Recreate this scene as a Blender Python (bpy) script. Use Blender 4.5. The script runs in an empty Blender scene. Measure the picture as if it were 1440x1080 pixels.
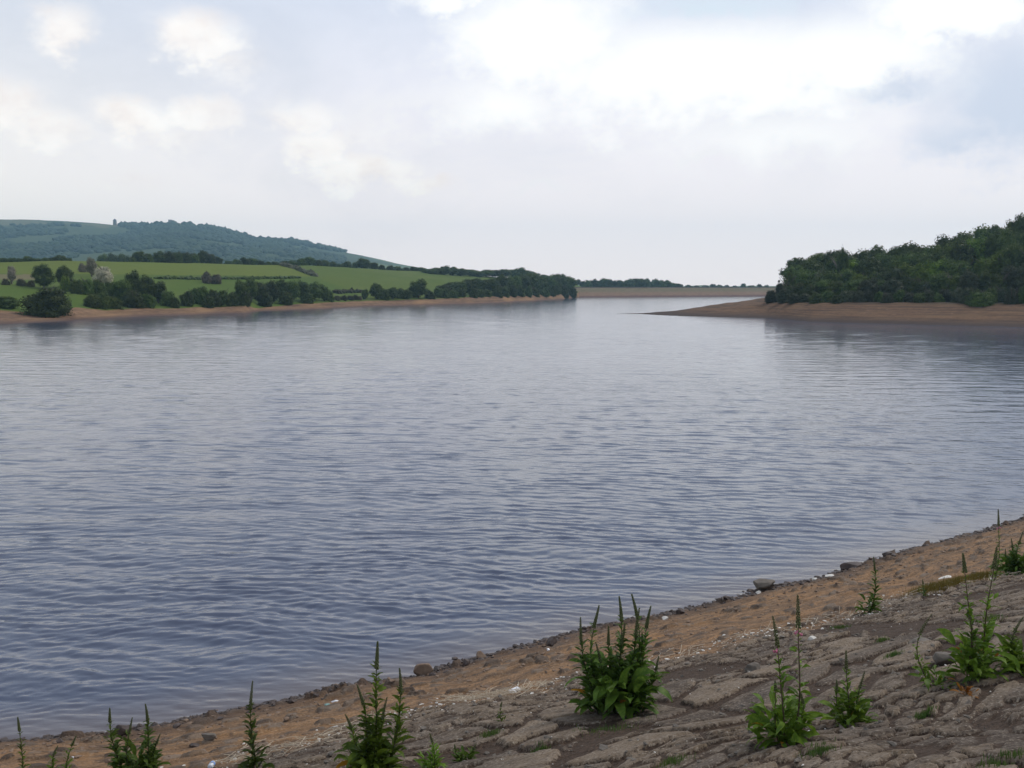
import bpy, bmesh, math, random
import numpy as np
from mathutils import Vector, Matrix, noise as mnoise

random.seed(11); rng = np.random.default_rng(7)
SC = bpy.context.scene
COL = SC.collection
R = math.radians

# ------------------------------------------------------------------ camera
FPX = 1400.0; HOR = 403.0; EYE = 8.0
PITCH = math.atan((540 - HOR) / FPX)
cd = bpy.data.cameras.new('camera'); cam = bpy.data.objects.new('camera', cd); COL.objects.link(cam)
cd.sensor_width = 36; cd.lens = 35; cd.clip_start = 0.1; cd.clip_end = 20000
cam.location = (0, 0, EYE); cam.rotation_euler = (math.pi/2 - PITCH, 0, 0)
SC.camera = cam
SC.render.resolution_x = 1024; SC.render.resolution_y = 768

def ray(px, py):
    a = (px - 720) / FPX; b = (540 - py) / FPX
    c, s = math.cos(PITCH), math.sin(PITCH)
    return Vector((a, c + b*s, -s + b*c))
def at(px, py, D):                       # point of the view ray at forward distance D
    r = ray(px, py); return Vector((0, 0, EYE)) + r * (D / r.y)
def onwater(px, py):
    r = ray(px, py); return Vector((0, 0, EYE)) + r * (EYE / -r.z)
def xof(px, D):                          # lateral position of picture column px at forward distance D (at the horizon)
    return at(px, HOR, D).x

# ------------------------------------------------------------------ helpers
def tag(o, label=None, cat=None, group=None, kind=None):
    if label: o['label'] = label
    if cat: o['category'] = cat
    if group: o['group'] = group
    if kind: o['kind'] = kind
    return o
def mesh_np(name, V, polys, smooth=False):
    me = bpy.data.meshes.new(name)
    V = np.asarray(V, dtype=np.float32).reshape(-1, 3)
    polys = [np.asarray(p, dtype=np.int32) for p in polys if len(p)]
    loops = np.concatenate([p.ravel() for p in polys])
    tot = np.concatenate([np.full(len(p), p.shape[1], dtype=np.int32) for p in polys])
    start = np.concatenate([[0], np.cumsum(tot)[:-1]]).astype(np.int32)
    me.vertices.add(len(V)); me.vertices.foreach_set('co', V.ravel())
    me.loops.add(len(loops)); me.loops.foreach_set('vertex_index', loops)
    me.polygons.add(len(tot)); me.polygons.foreach_set('loop_start', start); me.polygons.foreach_set('loop_total', tot)
    me.polygons.foreach_set('use_smooth', np.full(len(tot), smooth, dtype=bool))
    me.update(calc_edges=True); me.validate()
    return me
def link(name, me, mat, parent=None, loc=None):
    o = bpy.data.objects.new(name, me); COL.objects.link(o)
    if mat is not None:
        for m in (mat if isinstance(mat, (list, tuple)) else [mat]): me.materials.append(m)
    if parent: o.parent = parent
    if loc is not None: o.location = loc
    return o
def empty(name, loc, rz=0):
    o = bpy.data.objects.new(name, None); COL.objects.link(o); o.location = loc; o.rotation_euler = (0, 0, rz)
    o.empty_display_size = 0.2
    return o
def fattr(me, name, arr):
    a = me.attributes.new(name, 'FLOAT', 'POINT'); a.data.foreach_set('value', np.asarray(arr, dtype=np.float32).ravel())
def cattr(me, name, arr):
    a = me.attributes.new(name, 'FLOAT_COLOR', 'POINT')
    c = np.ones((len(me.vertices), 4), dtype=np.float32); c[:, :3] = arr; a.data.foreach_set('color', c.ravel())
def grid_faces(n, m):                    # n rows, m columns
    i = np.arange(n-1)[:, None]*m + np.arange(m-1)[None, :]
    return np.stack([i, i+1, i+m+1, i+m], -1).reshape(-1, 4)
class Acc:                               # collects pieces that end up in ONE mesh
    def __init__(s): s.V = []; s.P = {}; s.n = 0
    def add(s, V, F):
        V = np.asarray(V, dtype=float).reshape(-1, 3); F = np.asarray(F)
        s.V.append(V); s.P.setdefault(F.shape[1], []).append(F + s.n); s.n += len(V)
    def build(s, name, mat, parent=None, loc=None, smooth=False):
        me = mesh_np(name, np.concatenate(s.V), [np.concatenate(p) for p in s.P.values()], smooth)
        return link(name, me, mat, parent, loc)
    def mesh(s, name, smooth=False):
        return mesh_np(name, np.concatenate(s.V), [np.concatenate(p) for p in s.P.values()], smooth)
def ico(sub):
    bm = bmesh.new(); bmesh.ops.create_icosphere(bm, subdivisions=sub, radius=1)
    V = np.array([v.co[:] for v in bm.verts]); F = np.array([[v.index for v in f.verts] for f in bm.faces]); bm.free()
    return V, F
ICO1, ICO2, ICO3, ICO4 = ico(1), ico(2), ico(3), ico(4)
def tube(P, r, sides=5, cap=True):
    P = np.asarray(P, dtype=float); r = np.broadcast_to(r, (len(P),)); n = len(P)
    T = np.gradient(P, axis=0); T /= np.linalg.norm(T, axis=1)[:, None] + 1e-9
    ref = np.array([1., 0.13, 0.07]) if abs(T[0][0]) < .8 else np.array([0.1, 1., 0.])
    A = np.cross(T, ref); A /= np.linalg.norm(A, axis=1)[:, None]; B = np.cross(T, A)
    a = np.arange(sides)*2*np.pi/sides
    V = P[:, None] + r[:, None, None]*(A[:, None]*np.cos(a)[None, :, None] + B[:, None]*np.sin(a)[None, :, None])
    i = np.arange(n-1)[:, None]*sides + np.arange(sides)[None]; j = np.arange(n-1)[:, None]*sides + (np.arange(sides)[None]+1) % sides
    F = np.stack([i, j, j+sides, i+sides], -1).reshape(-1, 4)
    return V.reshape(-1, 3), F
def h2(i, j, s=0):
    x = (i.astype(np.int64)*374761393 + j.astype(np.int64)*668265263 + s*2246822519) & 0xffffffff
    x = ((x ^ (x >> 13))*1274126177) & 0xffffffff
    x = (x ^ (x >> 16)) & 0xffffffff
    x = (x*2654435761) & 0xffffffff
    return ((x >> 8) & 0xffff)/65535.0
def vnoise(x, y, s=0):
    i = np.floor(x); j = np.floor(y); f = x-i; g = y-j
    f = f*f*(3-2*f); g = g*g*(3-2*g)
    a = h2(i, j, s); b = h2(i+1, j, s); c = h2(i, j+1, s); d = h2(i+1, j+1, s)
    return a*(1-f)*(1-g)+b*f*(1-g)+c*(1-f)*g+d*f*g
def fbm(x, y, o=4, s=0):
    r = 0; a = .5
    for k in range(o): r = r + a*vnoise(x*2**k+17.3*k, y*2**k-9.1*k, s+k); a *= .5
    return r/(1-.5**o)
def voro(x, y, s=0, jit=.85):
    i = np.floor(x); j = np.floor(y)
    F1 = np.full(x.shape, 9.); F2 = np.full(x.shape, 9.); ID = np.zeros(x.shape); dx1 = np.zeros(x.shape); dy1 = np.zeros(x.shape)
    for a in (-1, 0, 1):
        for b in (-1, 0, 1):
            ci, cj = i+a, j+b
            px = ci+.5+(h2(ci, cj, s)-.5)*jit; py = cj+.5+(h2(ci, cj, s+5)-.5)*jit
            d = np.maximum(abs(px-x)*.9, abs(py-y))*.6+np.hypot(px-x, py-y)*.4
            c = d < F1
            F2 = np.where(c, F1, np.minimum(F2, d)); ID = np.where(c, h2(ci, cj, s+9), ID)
            dx1 = np.where(c, x-px, dx1); dy1 = np.where(c, y-py, dy1); F1 = np.where(c, d, F1)
    return F1, F2, ID, dx1, dy1
def sstep(a, b, x):
    t = np.clip((x-a)/(b-a), 0, 1); return t*t*(3-2*t)

# ------------------------------------------------------------------ materials
class N:
    def __init__(s, name):
        s.m = bpy.data.materials.new(name); s.m.use_nodes = True; s.t = s.m.node_tree; s.t.nodes.clear()
        s.out = s.new('ShaderNodeOutputMaterial')
    def new(s, ty, **kw):
        n = s.t.nodes.new(ty)
        for k, v in kw.items(): setattr(n, k, v)
        return n
    def l(s, a, b): s.t.links.new(a, b)
    def val(s, sock, v):
        if isinstance(v, (int, float)): sock.default_value = v
        elif isinstance(v, (tuple, list)): sock.default_value = tuple(v) if len(v) == len(sock.default_value) else tuple(v)+(1,)
        else: s.l(v, sock)
    def noise(s, vec, scale, detail=4, rough=.55, dist=0):
        n = s.new('ShaderNodeTexNoise'); n.inputs['Scale'].default_value = scale; n.inputs['Detail'].default_value = detail
        n.inputs['Roughness'].default_value = rough; n.inputs['Distortion'].default_value = dist
        if vec is not None: s.l(vec, n.inputs['Vector'])
        return n.outputs['Fac']
    def mapr(s, v, a, b, c=0, d=1):
        n = s.new('ShaderNodeMapRange'); s.val(n.inputs[0], v)
        for k, q in zip((1, 2, 3, 4), (a, b, c, d)): n.inputs[k].default_value = q
        return n.outputs[0]
    def mix(s, f, a, b, mode='MIX'):
        n = s.new('ShaderNodeMix', data_type='RGBA', blend_type=mode)
        s.val(n.inputs[0], f); s.val(n.inputs[6], a); s.val(n.inputs[7], b); return n.outputs[2]
    def math(s, op, a, b=0, c=None, clamp=False):
        n = s.new('ShaderNodeMath', operation=op, use_clamp=clamp); s.val(n.inputs[0], a); s.val(n.inputs[1], b)
        if c is not None: s.val(n.inputs[2], c)
        return n.outputs[0]
    def scale(s, vec, sx, sy, sz):
        n = s.new('ShaderNodeVectorMath', operation='MULTIPLY'); s.l(vec, n.inputs[0]); n.inputs[1].default_value = (sx, sy, sz); return n.outputs[0]
    def attr(s, name, o='Fac'):
        n = s.new('ShaderNodeAttribute'); n.attribute_name = name; return n.outputs[o]
    def pos(s): return s.new('ShaderNodeNewGeometry').outputs['Position']
    def obj(s): return s.new('ShaderNodeTexCoord').outputs['Object']
    def rnd(s): return s.new('ShaderNodeObjectInfo').outputs['Random']
    def bump(s, h, strength=.5, dist=.1, prev=None):
        n = s.new('ShaderNodeBump'); n.inputs['Strength'].default_value = strength; n.inputs['Distance'].default_value = dist
        s.l(h, n.inputs['Height'])
        if prev is not None: s.l(prev, n.inputs['Normal'])
        return n.outputs[0]
    def bsdf(s, col, rough=.8, normal=None, spec=.3, **kw):
        n = s.new('ShaderNodeBsdfPrincipled'); s.val(n.inputs['Base Color'], col); s.val(n.inputs['Roughness'], rough)
        n.inputs['Specular IOR Level'].default_value = spec
        if normal is not None: s.l(normal, n.inputs['Normal'])
        for k, v in kw.items(): s.val(n.inputs[k.replace('_', ' ')], v)
        return n.outputs[0]
    def done(s, sh): s.l(sh, s.out.inputs['Surface']); return s.m

def leafmat(name, a, b, c, scale=.25, transl=.25, rough=.6, amt=(.35, .65)):
    m = N(name); p = m.pos()
    n1 = m.noise(p, scale, 3, .6); n2 = m.noise(p, scale*7, 2)
    col = m.mix(m.mapr(n1, amt[0], amt[1]), a, b)
    col = m.mix(m.mapr(n2, .48, .85), col, c)
    hs = m.new('ShaderNodeHueSaturation'); m.l(col, hs.inputs['Color'])
    m.l(m.mapr(m.rnd(), 0, 1, .62, 1.4), hs.inputs['Value']); m.l(m.mapr(m.rnd(), 0, 1, .485, .515), hs.inputs['Hue'])
    col = hs.outputs[0]
    d = m.bsdf(col, rough, spec=.15)
    t = m.new('ShaderNodeBsdfTranslucent'); m.l(col, t.inputs[0])
    mx = m.new('ShaderNodeMixShader'); mx.inputs[0].default_value = transl; m.l(d, mx.inputs[1]); m.l(t.outputs[0], mx.inputs[2])
    return m.done(mx.outputs[0])
def plain(name, a, b, scale=8, rough=.8, spec=.25, bump=.3):
    m = N(name); o = m.obj(); n = m.noise(o, scale, 5, .6)
    return m.done(m.bsdf(m.mix(m.mapr(n, .3, .7), a, b), rough, m.bump(n, bump, .02), spec))

M = {}
M['crown_dark'] = leafmat('foliage_dark', (.026, .045, .011), (.066, .098, .017), (.115, .148, .022))
M['crown_mid'] = leafmat('foliage_mid', (.030, .053, .010), (.078, .112, .016), (.130, .160, .024))
M['crown_olive'] = leafmat('foliage_olive', (.035, .048, .022), (.060, .070, .032), (.085, .085, .045))
M['crown_bright'] = leafmat('foliage_bright', (.045, .080, .010), (.115, .170, .015), (.16, .21, .02))
M['crown_blossom'] = leafmat('foliage_blossom', (.16, .16, .10), (.48, .43, .34), (.62, .57, .46), scale=.6)
M['crown_brown'] = leafmat('foliage_brown', (.11, .115, .065), (.23, .205, .145), (.32, .28, .22), scale=.6)
M['crown_hedge'] = leafmat('foliage_hedge', (.05, .055, .03), (.085, .085, .045), (.11, .10, .06))
M['wood_far'] = leafmat('foliage_far', (.022, .042, .022), (.042, .068, .028), (.065, .09, .035), scale=.012, amt=(.4, .6))
M['bark'] = plain('bark', (.06, .05, .04), (.12, .10, .08), 6)
M['stonework'] = plain('stonework', (.12, .10, .09), (.22, .19, .16), 1.5)
M['slate'] = plain('slate', (.05, .05, .055), (.09, .09, .10), 1.5)
M['rock_brown'] = plain('rock_brown', (.13, .085, .06), (.24, .17, .12), 7, bump=.8)
M['rock_dark'] = plain('rock_dark', (.035, .026, .024), (.10, .075, .065), 7, .6, bump=.8)
M['rock_grey'] = plain('rock_grey', (.09, .078, .066), (.17, .145, .12), 7, bump=.8)
M['rock_pale'] = plain('rock_pale', (.5, .47, .42), (.75, .72, .66), 9, bump=.4)
M['leaf'] = leafmat('leaf_green', (.056, .102, .010), (.115, .185, .018), (.20, .27, .032), scale=3, transl=.38, rough=.5)
M['leaf_deep'] = leafmat('leaf_deep_green', (.040, .076, .012), (.084, .136, .018), (.135, .185, .028), scale=3, transl=.35, rough=.5)
M['leaf_old'] = leafmat('leaf_withered', (.30, .12, .015), (.45, .22, .02), (.25, .18, .03), scale=4, transl=.2)
M['stem'] = plain('plant_stem', (.045, .05, .025), (.075, .055, .035), 30)
M['stem_red'] = plain('plant_stem_reddish', (.075, .05, .035), (.11, .075, .05), 30)
M['bud'] = plain('flower_bud', (.07, .10, .035), (.13, .13, .055), 60)
M['pink'] = plain('flower_pink', (.45, .10, .18), (.55, .20, .28), 30)
M['twig'] = plain('dry_twig', (.38, .30, .21), (.62, .54, .42), 20)
M['drygrass'] = leafmat('grass_dry', (.16, .13, .03), (.24, .18, .045), (.12, .13, .03), scale=3)
M['grass_green'] = leafmat('grass_green', (.05, .09, .02), (.09, .12, .03), (.12, .14, .04), scale=3)
M['white_plastic'] = plain('white_plastic', (.75, .75, .78), (.85, .85, .88), 5, .4, .5, .05)
M['clear_plastic'] = plain('pale_plastic', (.55, .60, .66), (.75, .78, .82), 9, .25, .5, .1)
M['blue_label'] = plain('blue_film', (.10, .22, .55), (.20, .36, .68), 14, .35, .5, .05)
M['teal_plastic'] = plain('teal_plastic', (.12, .24, .22), (.22, .36, .33), 14, .5, .4, .05)

# ------------------------------------------------------------------ near bank (ground)
SHPX = [(0, 1043), (90, 1036), (170, 1030), (217, 1022), (333, 999), (405, 985), (480, 965), (584, 952), (640, 935), (693, 921), (765, 902), (837, 881), (920, 866),
        (1000, 847), (1064, 829), (1147, 815), (1189, 799), (1275, 773), (1367, 750), (1440, 729)]
SH = np.array([onwater(*p)[:2] for p in SHPX])
t_ = SH[-1]-SH[0]; TU = t_/np.linalg.norm(t_); TV = np.array([TU[1], -TU[0]])       # u along the shore, v landward
US, VS = SH@TU, SH@TV
US = np.concatenate([[-600, -60, US[0]-12], US, [US[-1]+20, 90, 700]])
VS = np.concatenate([[VS[0]+6, VS[0]+3, VS[0]+.8], VS, [VS[-1]-.3, VS[-1]-1, VS[-1]]])
def v0(u): return np.interp(u, US, VS)
WCAM = -float(v0(0.0)); GH = 6.0; K = GH/WCAM
def hbase(w):
    return np.where(w < 0, np.maximum(w*.22, -2.0), np.where(w < WCAM, K*w - .55*np.sin(np.clip(w/WCAM, 0, 1)*np.pi)*.5, GH + .35*(1-np.exp(-(w-WCAM)/6))*1.0))
def uw(x, y):
    u = x*TU[0]+y*TU[1]; v = x*TV[0]+y*TV[1]; return u, v - v0(u)
def hit(px, py):                         # where the picture ray meets the bank
    r = ray(px, py); o = Vector((0, 0, EYE)); s = 2.0
    while s < 120:
        p = o + r*s; u, w = uw(p.x, p.y)
        if p.z < float(hbase(np.array(w))): break
        s += .02
    return p, float(u), float(w)
BPX = [(300, 1078), (400, 1056), (560, 1008), (640, 990), (800, 957), (950, 925), (1050, 897), (1130, 880), (1200, 862), (1270, 838), (1350, 822), (1440, 806)]
bu, bw = np.array([hit(*p)[1:] for p in BPX]).T
bu = np.concatenate([[-600, bu[0]-14, bu[0]-3], bu, [90, 700]]); bw = np.concatenate([[WCAM+9, WCAM+4, bw[0]+1.6], bw, [bw[-1], bw[-1]]])
def wb(u): return np.interp(u, bu, bw)

def ground_height(u, w):
    base = hbase(w)
    bnd = wb(u) + (fbm(u*.5, w*.0+3, 3, 40)-.5)*1.6 + (fbm(u*2.2, w*2.2, 3, 41)-.5)*.9
    rev = sstep(-.25, .35, w-bnd)
    wu = u + (fbm(u*.5, w*.6, 3, 3)-.5)*.9; ww = w + (fbm(u*.28, w*.35, 3, 5)-.5)*1.3 + (fbm(u*2, w*2, 2, 6)-.5)*.10
    F1, F2, ID, dx, dy = voro(wu/1.3, ww/.74, 1)
    jn = (fbm(u*5, w*8, 3, 66)-.5)*.14
    dxn = abs(dx)/(abs(dx)+abs(dy)+.05); thr = .30*(1-.68*dxn)*(.7+.6*fbm(u*.8, w*.8, 2, 67))
    e = sstep(.55, .95, (F2-F1+jn*.6)/thr)
    tlt = (h2(ID*9999, ID*77, 3)-.5); tl2 = (h2(ID*777, ID*7777, 4)-.5)
    crk = sstep(0, .05, abs(fbm(wu*.9+ID*50, ww*1.6, 3, 71)-.5))
    big = e*(.040+.035*ID) + e*(dy*(.01+.10*tlt)+dx*.07*tl2) - (1-crk)*.015
    Fa, Fb, ID2, dx2, dy2 = voro(wu/.38, ww/.24, 31)
    dxm = abs(dx2)/(abs(dx2)+abs(dy2)+.05)
    eb = sstep(.5, .95, (Fb-Fa+jn)/(.34*(1-.6*dxm))); t3 = (h2(ID2*991, ID2*57, 6)-.5)
    rub = eb*(.010+.05*ID2+dy2*.08*t3)
    patch = sstep(.50, .56, fbm(u*.33, w*.55, 3, 60) + .05*np.sin(u*.9))
    patch = np.maximum(patch, (1-sstep(0.4, 3.0, w-bnd))*.95)
    gran = (fbm(u*3.2, w*9, 4, 80)-.5)
    hrev = big*(1-patch) + rub*patch + gran*(.022+.030*patch)
    # hollow broken places with bare soil
    hol = sstep(.66, .72, fbm(u*.55+5, w*.8, 3, 90))
    hrev = hrev*(1-.75*hol) - .03*hol
    sandn = (fbm(u*.5, w*2.6, 4, 100)-.5)*.16 + (fbm(u*2.5, w*7, 3, 110)-.5)*.06
    Fc, Fd, ID3, _, _ = voro(u/.34+fbm(u, w, 2, 7), w/.2, 51)
    peb = (ID3 > .80)*sstep(0, .35, Fd-Fc)*(.02+.07*h2(ID3*999, ID3*55, 2))*sstep(.2, .5, fbm(u*.8, w*1.3, 3, 120))
    edgey = (1-sstep(.1, 1.0, w))
    ps = sstep(-.3, .2, w)
    land = sstep(-1, .4, w)
    h = base + rev*(hrev+.03) + (1-rev)*(sandn*(.35+.65*ps)*land + peb*ps*(1+.8*edgey)) + (fbm(u*.18, w*.22, 2, 130)-.5)*.25*sstep(1, 4, w)*(1-sstep(WCAM-6, WCAM-2, w)*.8)
    stone = np.clip(e*(1-patch) + patch*(.12+.88*eb), 0, 1)*(1-hol)
    sid = np.where(patch > .5, ID2*.8+.1*ID, ID)
    return h, rev, stone, sid, patch, peb

def nonuni(segs):
    out = []
    for a, b, d in segs: out.append(np.arange(a, b, d))
    return np.concatenate(out + [[segs[-1][1]]])
ug = nonuni([(-580, -60, 20), (-60, -12, 1.2), (-12, -6, .12), (-6, -1, .036), (-1, 15, .022), (15, 26, .036), (26, 48, .07), (48, 90, .6), (90, 640, 22)])
wg = nonuni([(-12, -1.2, .9), (-1.2, 6, .04), (6, WCAM-4.5, .023), (WCAM-4.5, WCAM-1, .12), (WCAM-1, 40, 1.4), (40, 340, 15)])
U, W = np.meshgrid(ug, wg)
Hh, rev, stone, sid, patch, peb = ground_height(U, W)
Vv = W + v0(U)
X = U*TU[0]+Vv*TV[0]; Y = U*TU[1]+Vv*TV[1]
me = mesh_np('ground', np.stack([X, Y, Hh], -1), [grid_faces(len(wg), len(ug))[:, ::-1]], True)
for nm, a in (('rev', rev), ('stone', stone), ('sid', sid), ('shore', W), ('patch', patch), ('peb', peb > .01)): fattr(me, nm, a)
uvc = me.attributes.new('uw', 'FLOAT_VECTOR', 'POINT'); uvc.data.foreach_set('vector', np.stack([U, W, Hh], -1).astype(np.float32).ravel())

m = N('bank_stone_and_sand')
uvw = m.attr('uw', 'Vector')
n_l = m.noise(m.scale(uvw, .5, 1.1, 1), 1, 5, .6); n_m = m.noise(m.scale(uvw, 3, 6, 3), 1, 6, .65); n_f = m.noise(m.scale(uvw, 22, 30, 20), 1, 5, .7)
n_s = m.noise(m.scale(uvw, 1.1, 5.5, 2), 1, 5, .7, .6)
sidv = m.attr('sid')
st = m.mix(m.mapr(sidv, .05, .95), (.080, .056, .038), (.222, .165, .112))
st = m.mix(m.mapr(n_m, .42, .62, 0, .7), st, (.25, .20, .155))
st = m.mix(m.mapr(n_l, .48, .62, 0, .65), st, (.085, .066, .054))
st = m.mix(m.mapr(n_f, .55, .68, 0, .85), st, (.36, .31, .25))
st = m.mix(m.mapr(n_f, .34, .46, .85, 0), st, (.045, .034, .028))
soil = m.mix(m.mapr(n_f, .4, .7), (.042, .028, .020), (.115, .076, .052))
soil = m.mix(m.mapr(n_f, .70, .78, 0, .6), soil, (.32, .27, .22))
rv = m.mix(m.mapr(m.math('ADD', m.attr('stone'), m.mapr(n_f, .3, .7, -.35, .35)), .30, .65), soil, st)
sd = m.mix(m.mapr(n_s, .38, .62), (.125, .076, .044), (.305, .178, .092))
sd = m.mix(m.mapr(n_l, .50, .68, 0, .55), sd, (.36, .19, .075))
sd = m.mix(m.mapr(n_m, .52, .64, 0, .8), sd, (.105, .072, .052))
sd = m.mix(m.mapr(n_f, .57, .70, 0, .8), sd, (.42, .35, .26))
sd = m.mix(m.mapr(n_f, .34, .46, .8, 0), sd, (.055, .040, .030))
sd = m.mix(m.math('MULTIPLY', m.attr('peb'), .8), sd, m.mix(sidv, (.055, .045, .04), (.26, .20, .15)))
wet = m.math('ADD', m.attr('shore'), m.mapr(n_m, .2, .8, -.35, .35))
# dark stony band just above the water, wet at the very edge
sd = m.mix(m.mapr(wet, .35, 1.3, .75, 0), sd, (.085, .058, .045))
col = m.mix(m.attr('rev'), sd, rv)
col = m.mix(m.mapr(wet, -.05, .22, .9, 0), col, (.028, .020, .020))
bh = m.math('ADD', m.math('MULTIPLY', n_f, .5), n_m)
m.done(m.bsdf(col, m.mapr(wet, 0, .3, .35, .92), m.bump(bh, .9, .07), .25))
link('ground', me, m.m); tag(bpy.data.objects['ground'], kind='structure')

def gz(x, y):
    u, w = uw(x, y); return float(ground_height(np.array([u]), np.array([w]))[0][0])
def bankpt(px, py):
    p, u, w = hit(px, py); return Vector((p.x, p.y, gz(p.x, p.y)))
def uwxy(u, w):
    v = w+v0(u); return u*TU[0]+v*TV[0], u*TU[1]+v*TV[1]

# ------------------------------------------------------------------ far terrain
DSH = [(-700, 150), (-300, 180), (-100, 198), (0, 213), (60, 224), (100, 236), (150, 250), (200, 268), (250, 277), (300, 292), (345, 300), (362, 322), (400, 335), (450, 356), (500, 392), (560, 415), (600, 432), (650, 455),
       (700, 492), (750, 560), (790, 632), (808, 690), (816, 760), (830, 905), (900, 930), (1080, 960), (1300, 960), (2200, 960)]
BW = [(-700, 20), (0, 26), (100, 18), (300, 15), (345, 10), (362, 14), (400, 20), (600, 22), (700, 24), (800, 20), (830, 12), (2200, 12)]
BTY = [(-700, 434), (0, 437), (60, 442), (105, 433), (150, 437), (200, 433), (250, 434), (275, 432), (300, 433), (345, 430), (362, 434), (400, 429), (450, 426), (500, 424), (560, 422), (600, 421), (700, 417), (800, 413.5), (812, 414)]
RGD = [(-700, 420), (0, 430), (200, 470), (400, 560), (600, 680), (700, 760), (800, 900), (830, 1150), (1200, 1250), (2200, 1250)]
RGY = [(-700, 366), (0, 368), (200, 368.5), (330, 371), (400, 372.5), (480, 375), (600, 381), (700, 390), (800, 398), (830, 404.5), (2200, 404.5)]
HLY = [(-700, 318), (-100, 307), (0, 309), (60, 310), (130, 314), (165, 317), (195, 318), (218, 314.5), (240, 313), (275, 316.5), (300, 322), (340, 331), (400, 338), (450, 348), (500, 357.5), (530, 364), (560, 371), (600, 378), (640, 384), (700, 391), (780, 398), (900, 403.2), (2200, 403.2)]
def I(tab, px): return np.interp(px, [a for a, b in tab], [b for a, b in tab])
def hy(py, D): return EYE + (HOR - py)*D/FPX
cols = np.arange(-500, 1960, 5.0)
def knots(px):
    ds = I(DSH, px); bwid = I(BW, px); bt = np.where(px < 812, hy(I(BTY, np.minimum(px, 812)), ds+bwid), 4.5)
    rd = np.maximum(I(RGD, px), ds+bwid+60); rh = hy(I(RGY, px), rd)
    hd = 2800+0*px; hh = hy(I(HLY, px), hd)
    vd = rd+180; vh = rh-6
    D = [ds-40, ds, ds+bwid, ds+bwid+4, (ds+bwid)*.45+rd*.55, rd, vd, 1500+0*px, 2300+0*px, hd, hd+300, hd+800]
    H = [-1.8+0*px, 0*px, bt, bt+.5, (bt+.8)*.42+rh*.58, rh, vh, np.maximum(vh, hh*.18), hh*.68, hh, hh*.95, hh*.85]
    return np.stack(D), np.stack(H)
SUB = [6, 22, 4, 26, 30, 14, 10, 24, 26, 14, 8]
def terr_rows(px):
    Dk, Hk = knots(px); Ds, Hs, S = [], [], []
    for i, n in enumerate(SUB):
        for k in range(n):
            t = k/n; tt = t
            if i in (3, 4): tt = t
            Ds.append(Dk[i]*(1-t)+Dk[i+1]*t); Hs.append(Hk[i]*(1-tt)+Hk[i+1]*tt); S.append(i+t)
    Ds.append(Dk[-1]); Hs.append(Hk[-1]); S.append(float(len(SUB)))
    return np.array(Ds), np.array(Hs), np.array(S)
TD, TH, TS = terr_rows(cols)
# smooth knees, keeping the shoreline crisp
for _ in range(3):
    T2 = TH.copy(); T2[1:-1] = (TH[:-2]+TH[1:-1]*2+TH[2:])/4
    msk = (TS > 3.2)[:, None]; TH = np.where(msk, T2, TH)
PX2 = np.broadcast_to(cols, TD.shape)
XT = (PX2-720)/FPX*TD/math.cos(PITCH)*1.0
XT = (PX2-720)/FPX * TD/(math.cos(PITCH)+(540-HOR)/FPX*math.sin(PITCH))
S2 = np.broadcast_to(TS[:, None], TD.shape)
beachm = (S2 > 1) & (S2 < 2.2)
TH = TH + np.where(beachm, (fbm(XT*.12, TD*.12, 3, 200)-.5)*.8*np.clip((S2-1)*2, 0, 1), 0)
TH = TH + np.where(S2 > 3.2, (fbm(XT*.02, TD*.02, 3, 210)-.5)*2.0*np.clip(S2-3.2, 0, 1), 0)
TH = TH + np.where(S2 > 7.3, (fbm(XT*.004, TD*.004, 3, 220)-.5)*22*np.clip((S2-7.3)/1, 0, 1)*np.clip(9-S2, 0, 1), 0)
def terr_z(px, D):                       # terrain height under a picture column at a distance
    j = int(np.clip(round((px-cols[0])/5.0), 0, len(cols)-1)); return float(np.interp(D, TD[:, j], TH[:, j]))
me = mesh_np('terrain', np.stack([XT, TD, TH], -1), [grid_faces(*TD.shape)], True)
beach = 1 - sstep(2.0, 2.35, S2 + (fbm(XT*.15, TD*.15, 3, 230)-.5)*.5)
beach = np.where(PX2 > 815, 0, beach)
fattr(me, 'beach', beach); fattr(me, 'shore', np.clip(TH, -2, 10))
def lin(r, g, b): return tuple((c/255/12.92 if c/255 < .04045 else ((c/255+.055)/1.055)**2.4) for c in (r, g, b))
g_up = np.array((.108, .140, .016)); g_lo = np.array((.066, .112, .013)); g_mid = np.array((.062, .104, .013))
colr = np.zeros(TD.shape+(3,)); colr[:] = g_mid
# field parcels, parted by the lane and the hedge line
PYT = HOR - (TH-EYE)*FPX/TD
upper = (S2 > 4) & (PYT < 392) & (PX2 < 398 + (PYT-373)*2.6)
colr[upper] = g_up
lower = (PYT >= 392) & (PX2 < 430) & (S2 < 6); colr[lower] = g_lo
right = (PX2 >= 398 + (PYT-373)*2.6) & (S2 > 2) & (S2 < 6); colr[right] = (.076, .114, .014)
rough = (PX2 < 60) & (PYT > 386) & (PYT < 394) & (S2 < 6); colr[rough] = (.16, .13, .075)
hillm = S2 > 6.5
moor = np.array((.135, .125, .065)); wooded = np.array((.040, .060, .028)); hgrass = np.array((.13, .165, .055))
top = hillm & (TH > I(HLY, cols)[None, :]*0 + 0) & (PYT < I(HLY, PX2)+8+4*np.sin(PX2*.05)) & (PX2 < 300)
colr[hillm] = wooded; colr[top] = moor
colr[hillm & (PX2 > 505)] = hgrass
patchy = hillm & (fbm(XT*.006, TD*.004, 3, 300) > .60); colr[patchy] = (.046, .068, .030)
cattr(me, 'alb', colr.reshape(-1, 3))
m = N('terrain_grass_and_shore'); p = m.pos()
nb = m.noise(m.scale(p, .02, .02, .02), 1, 4); nf = m.noise(m.scale(p, .5, .5, .5), 1, 4, .7); nmid = m.noise(m.scale(p, .09, .03, .1), 1, 4, .6)
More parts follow.
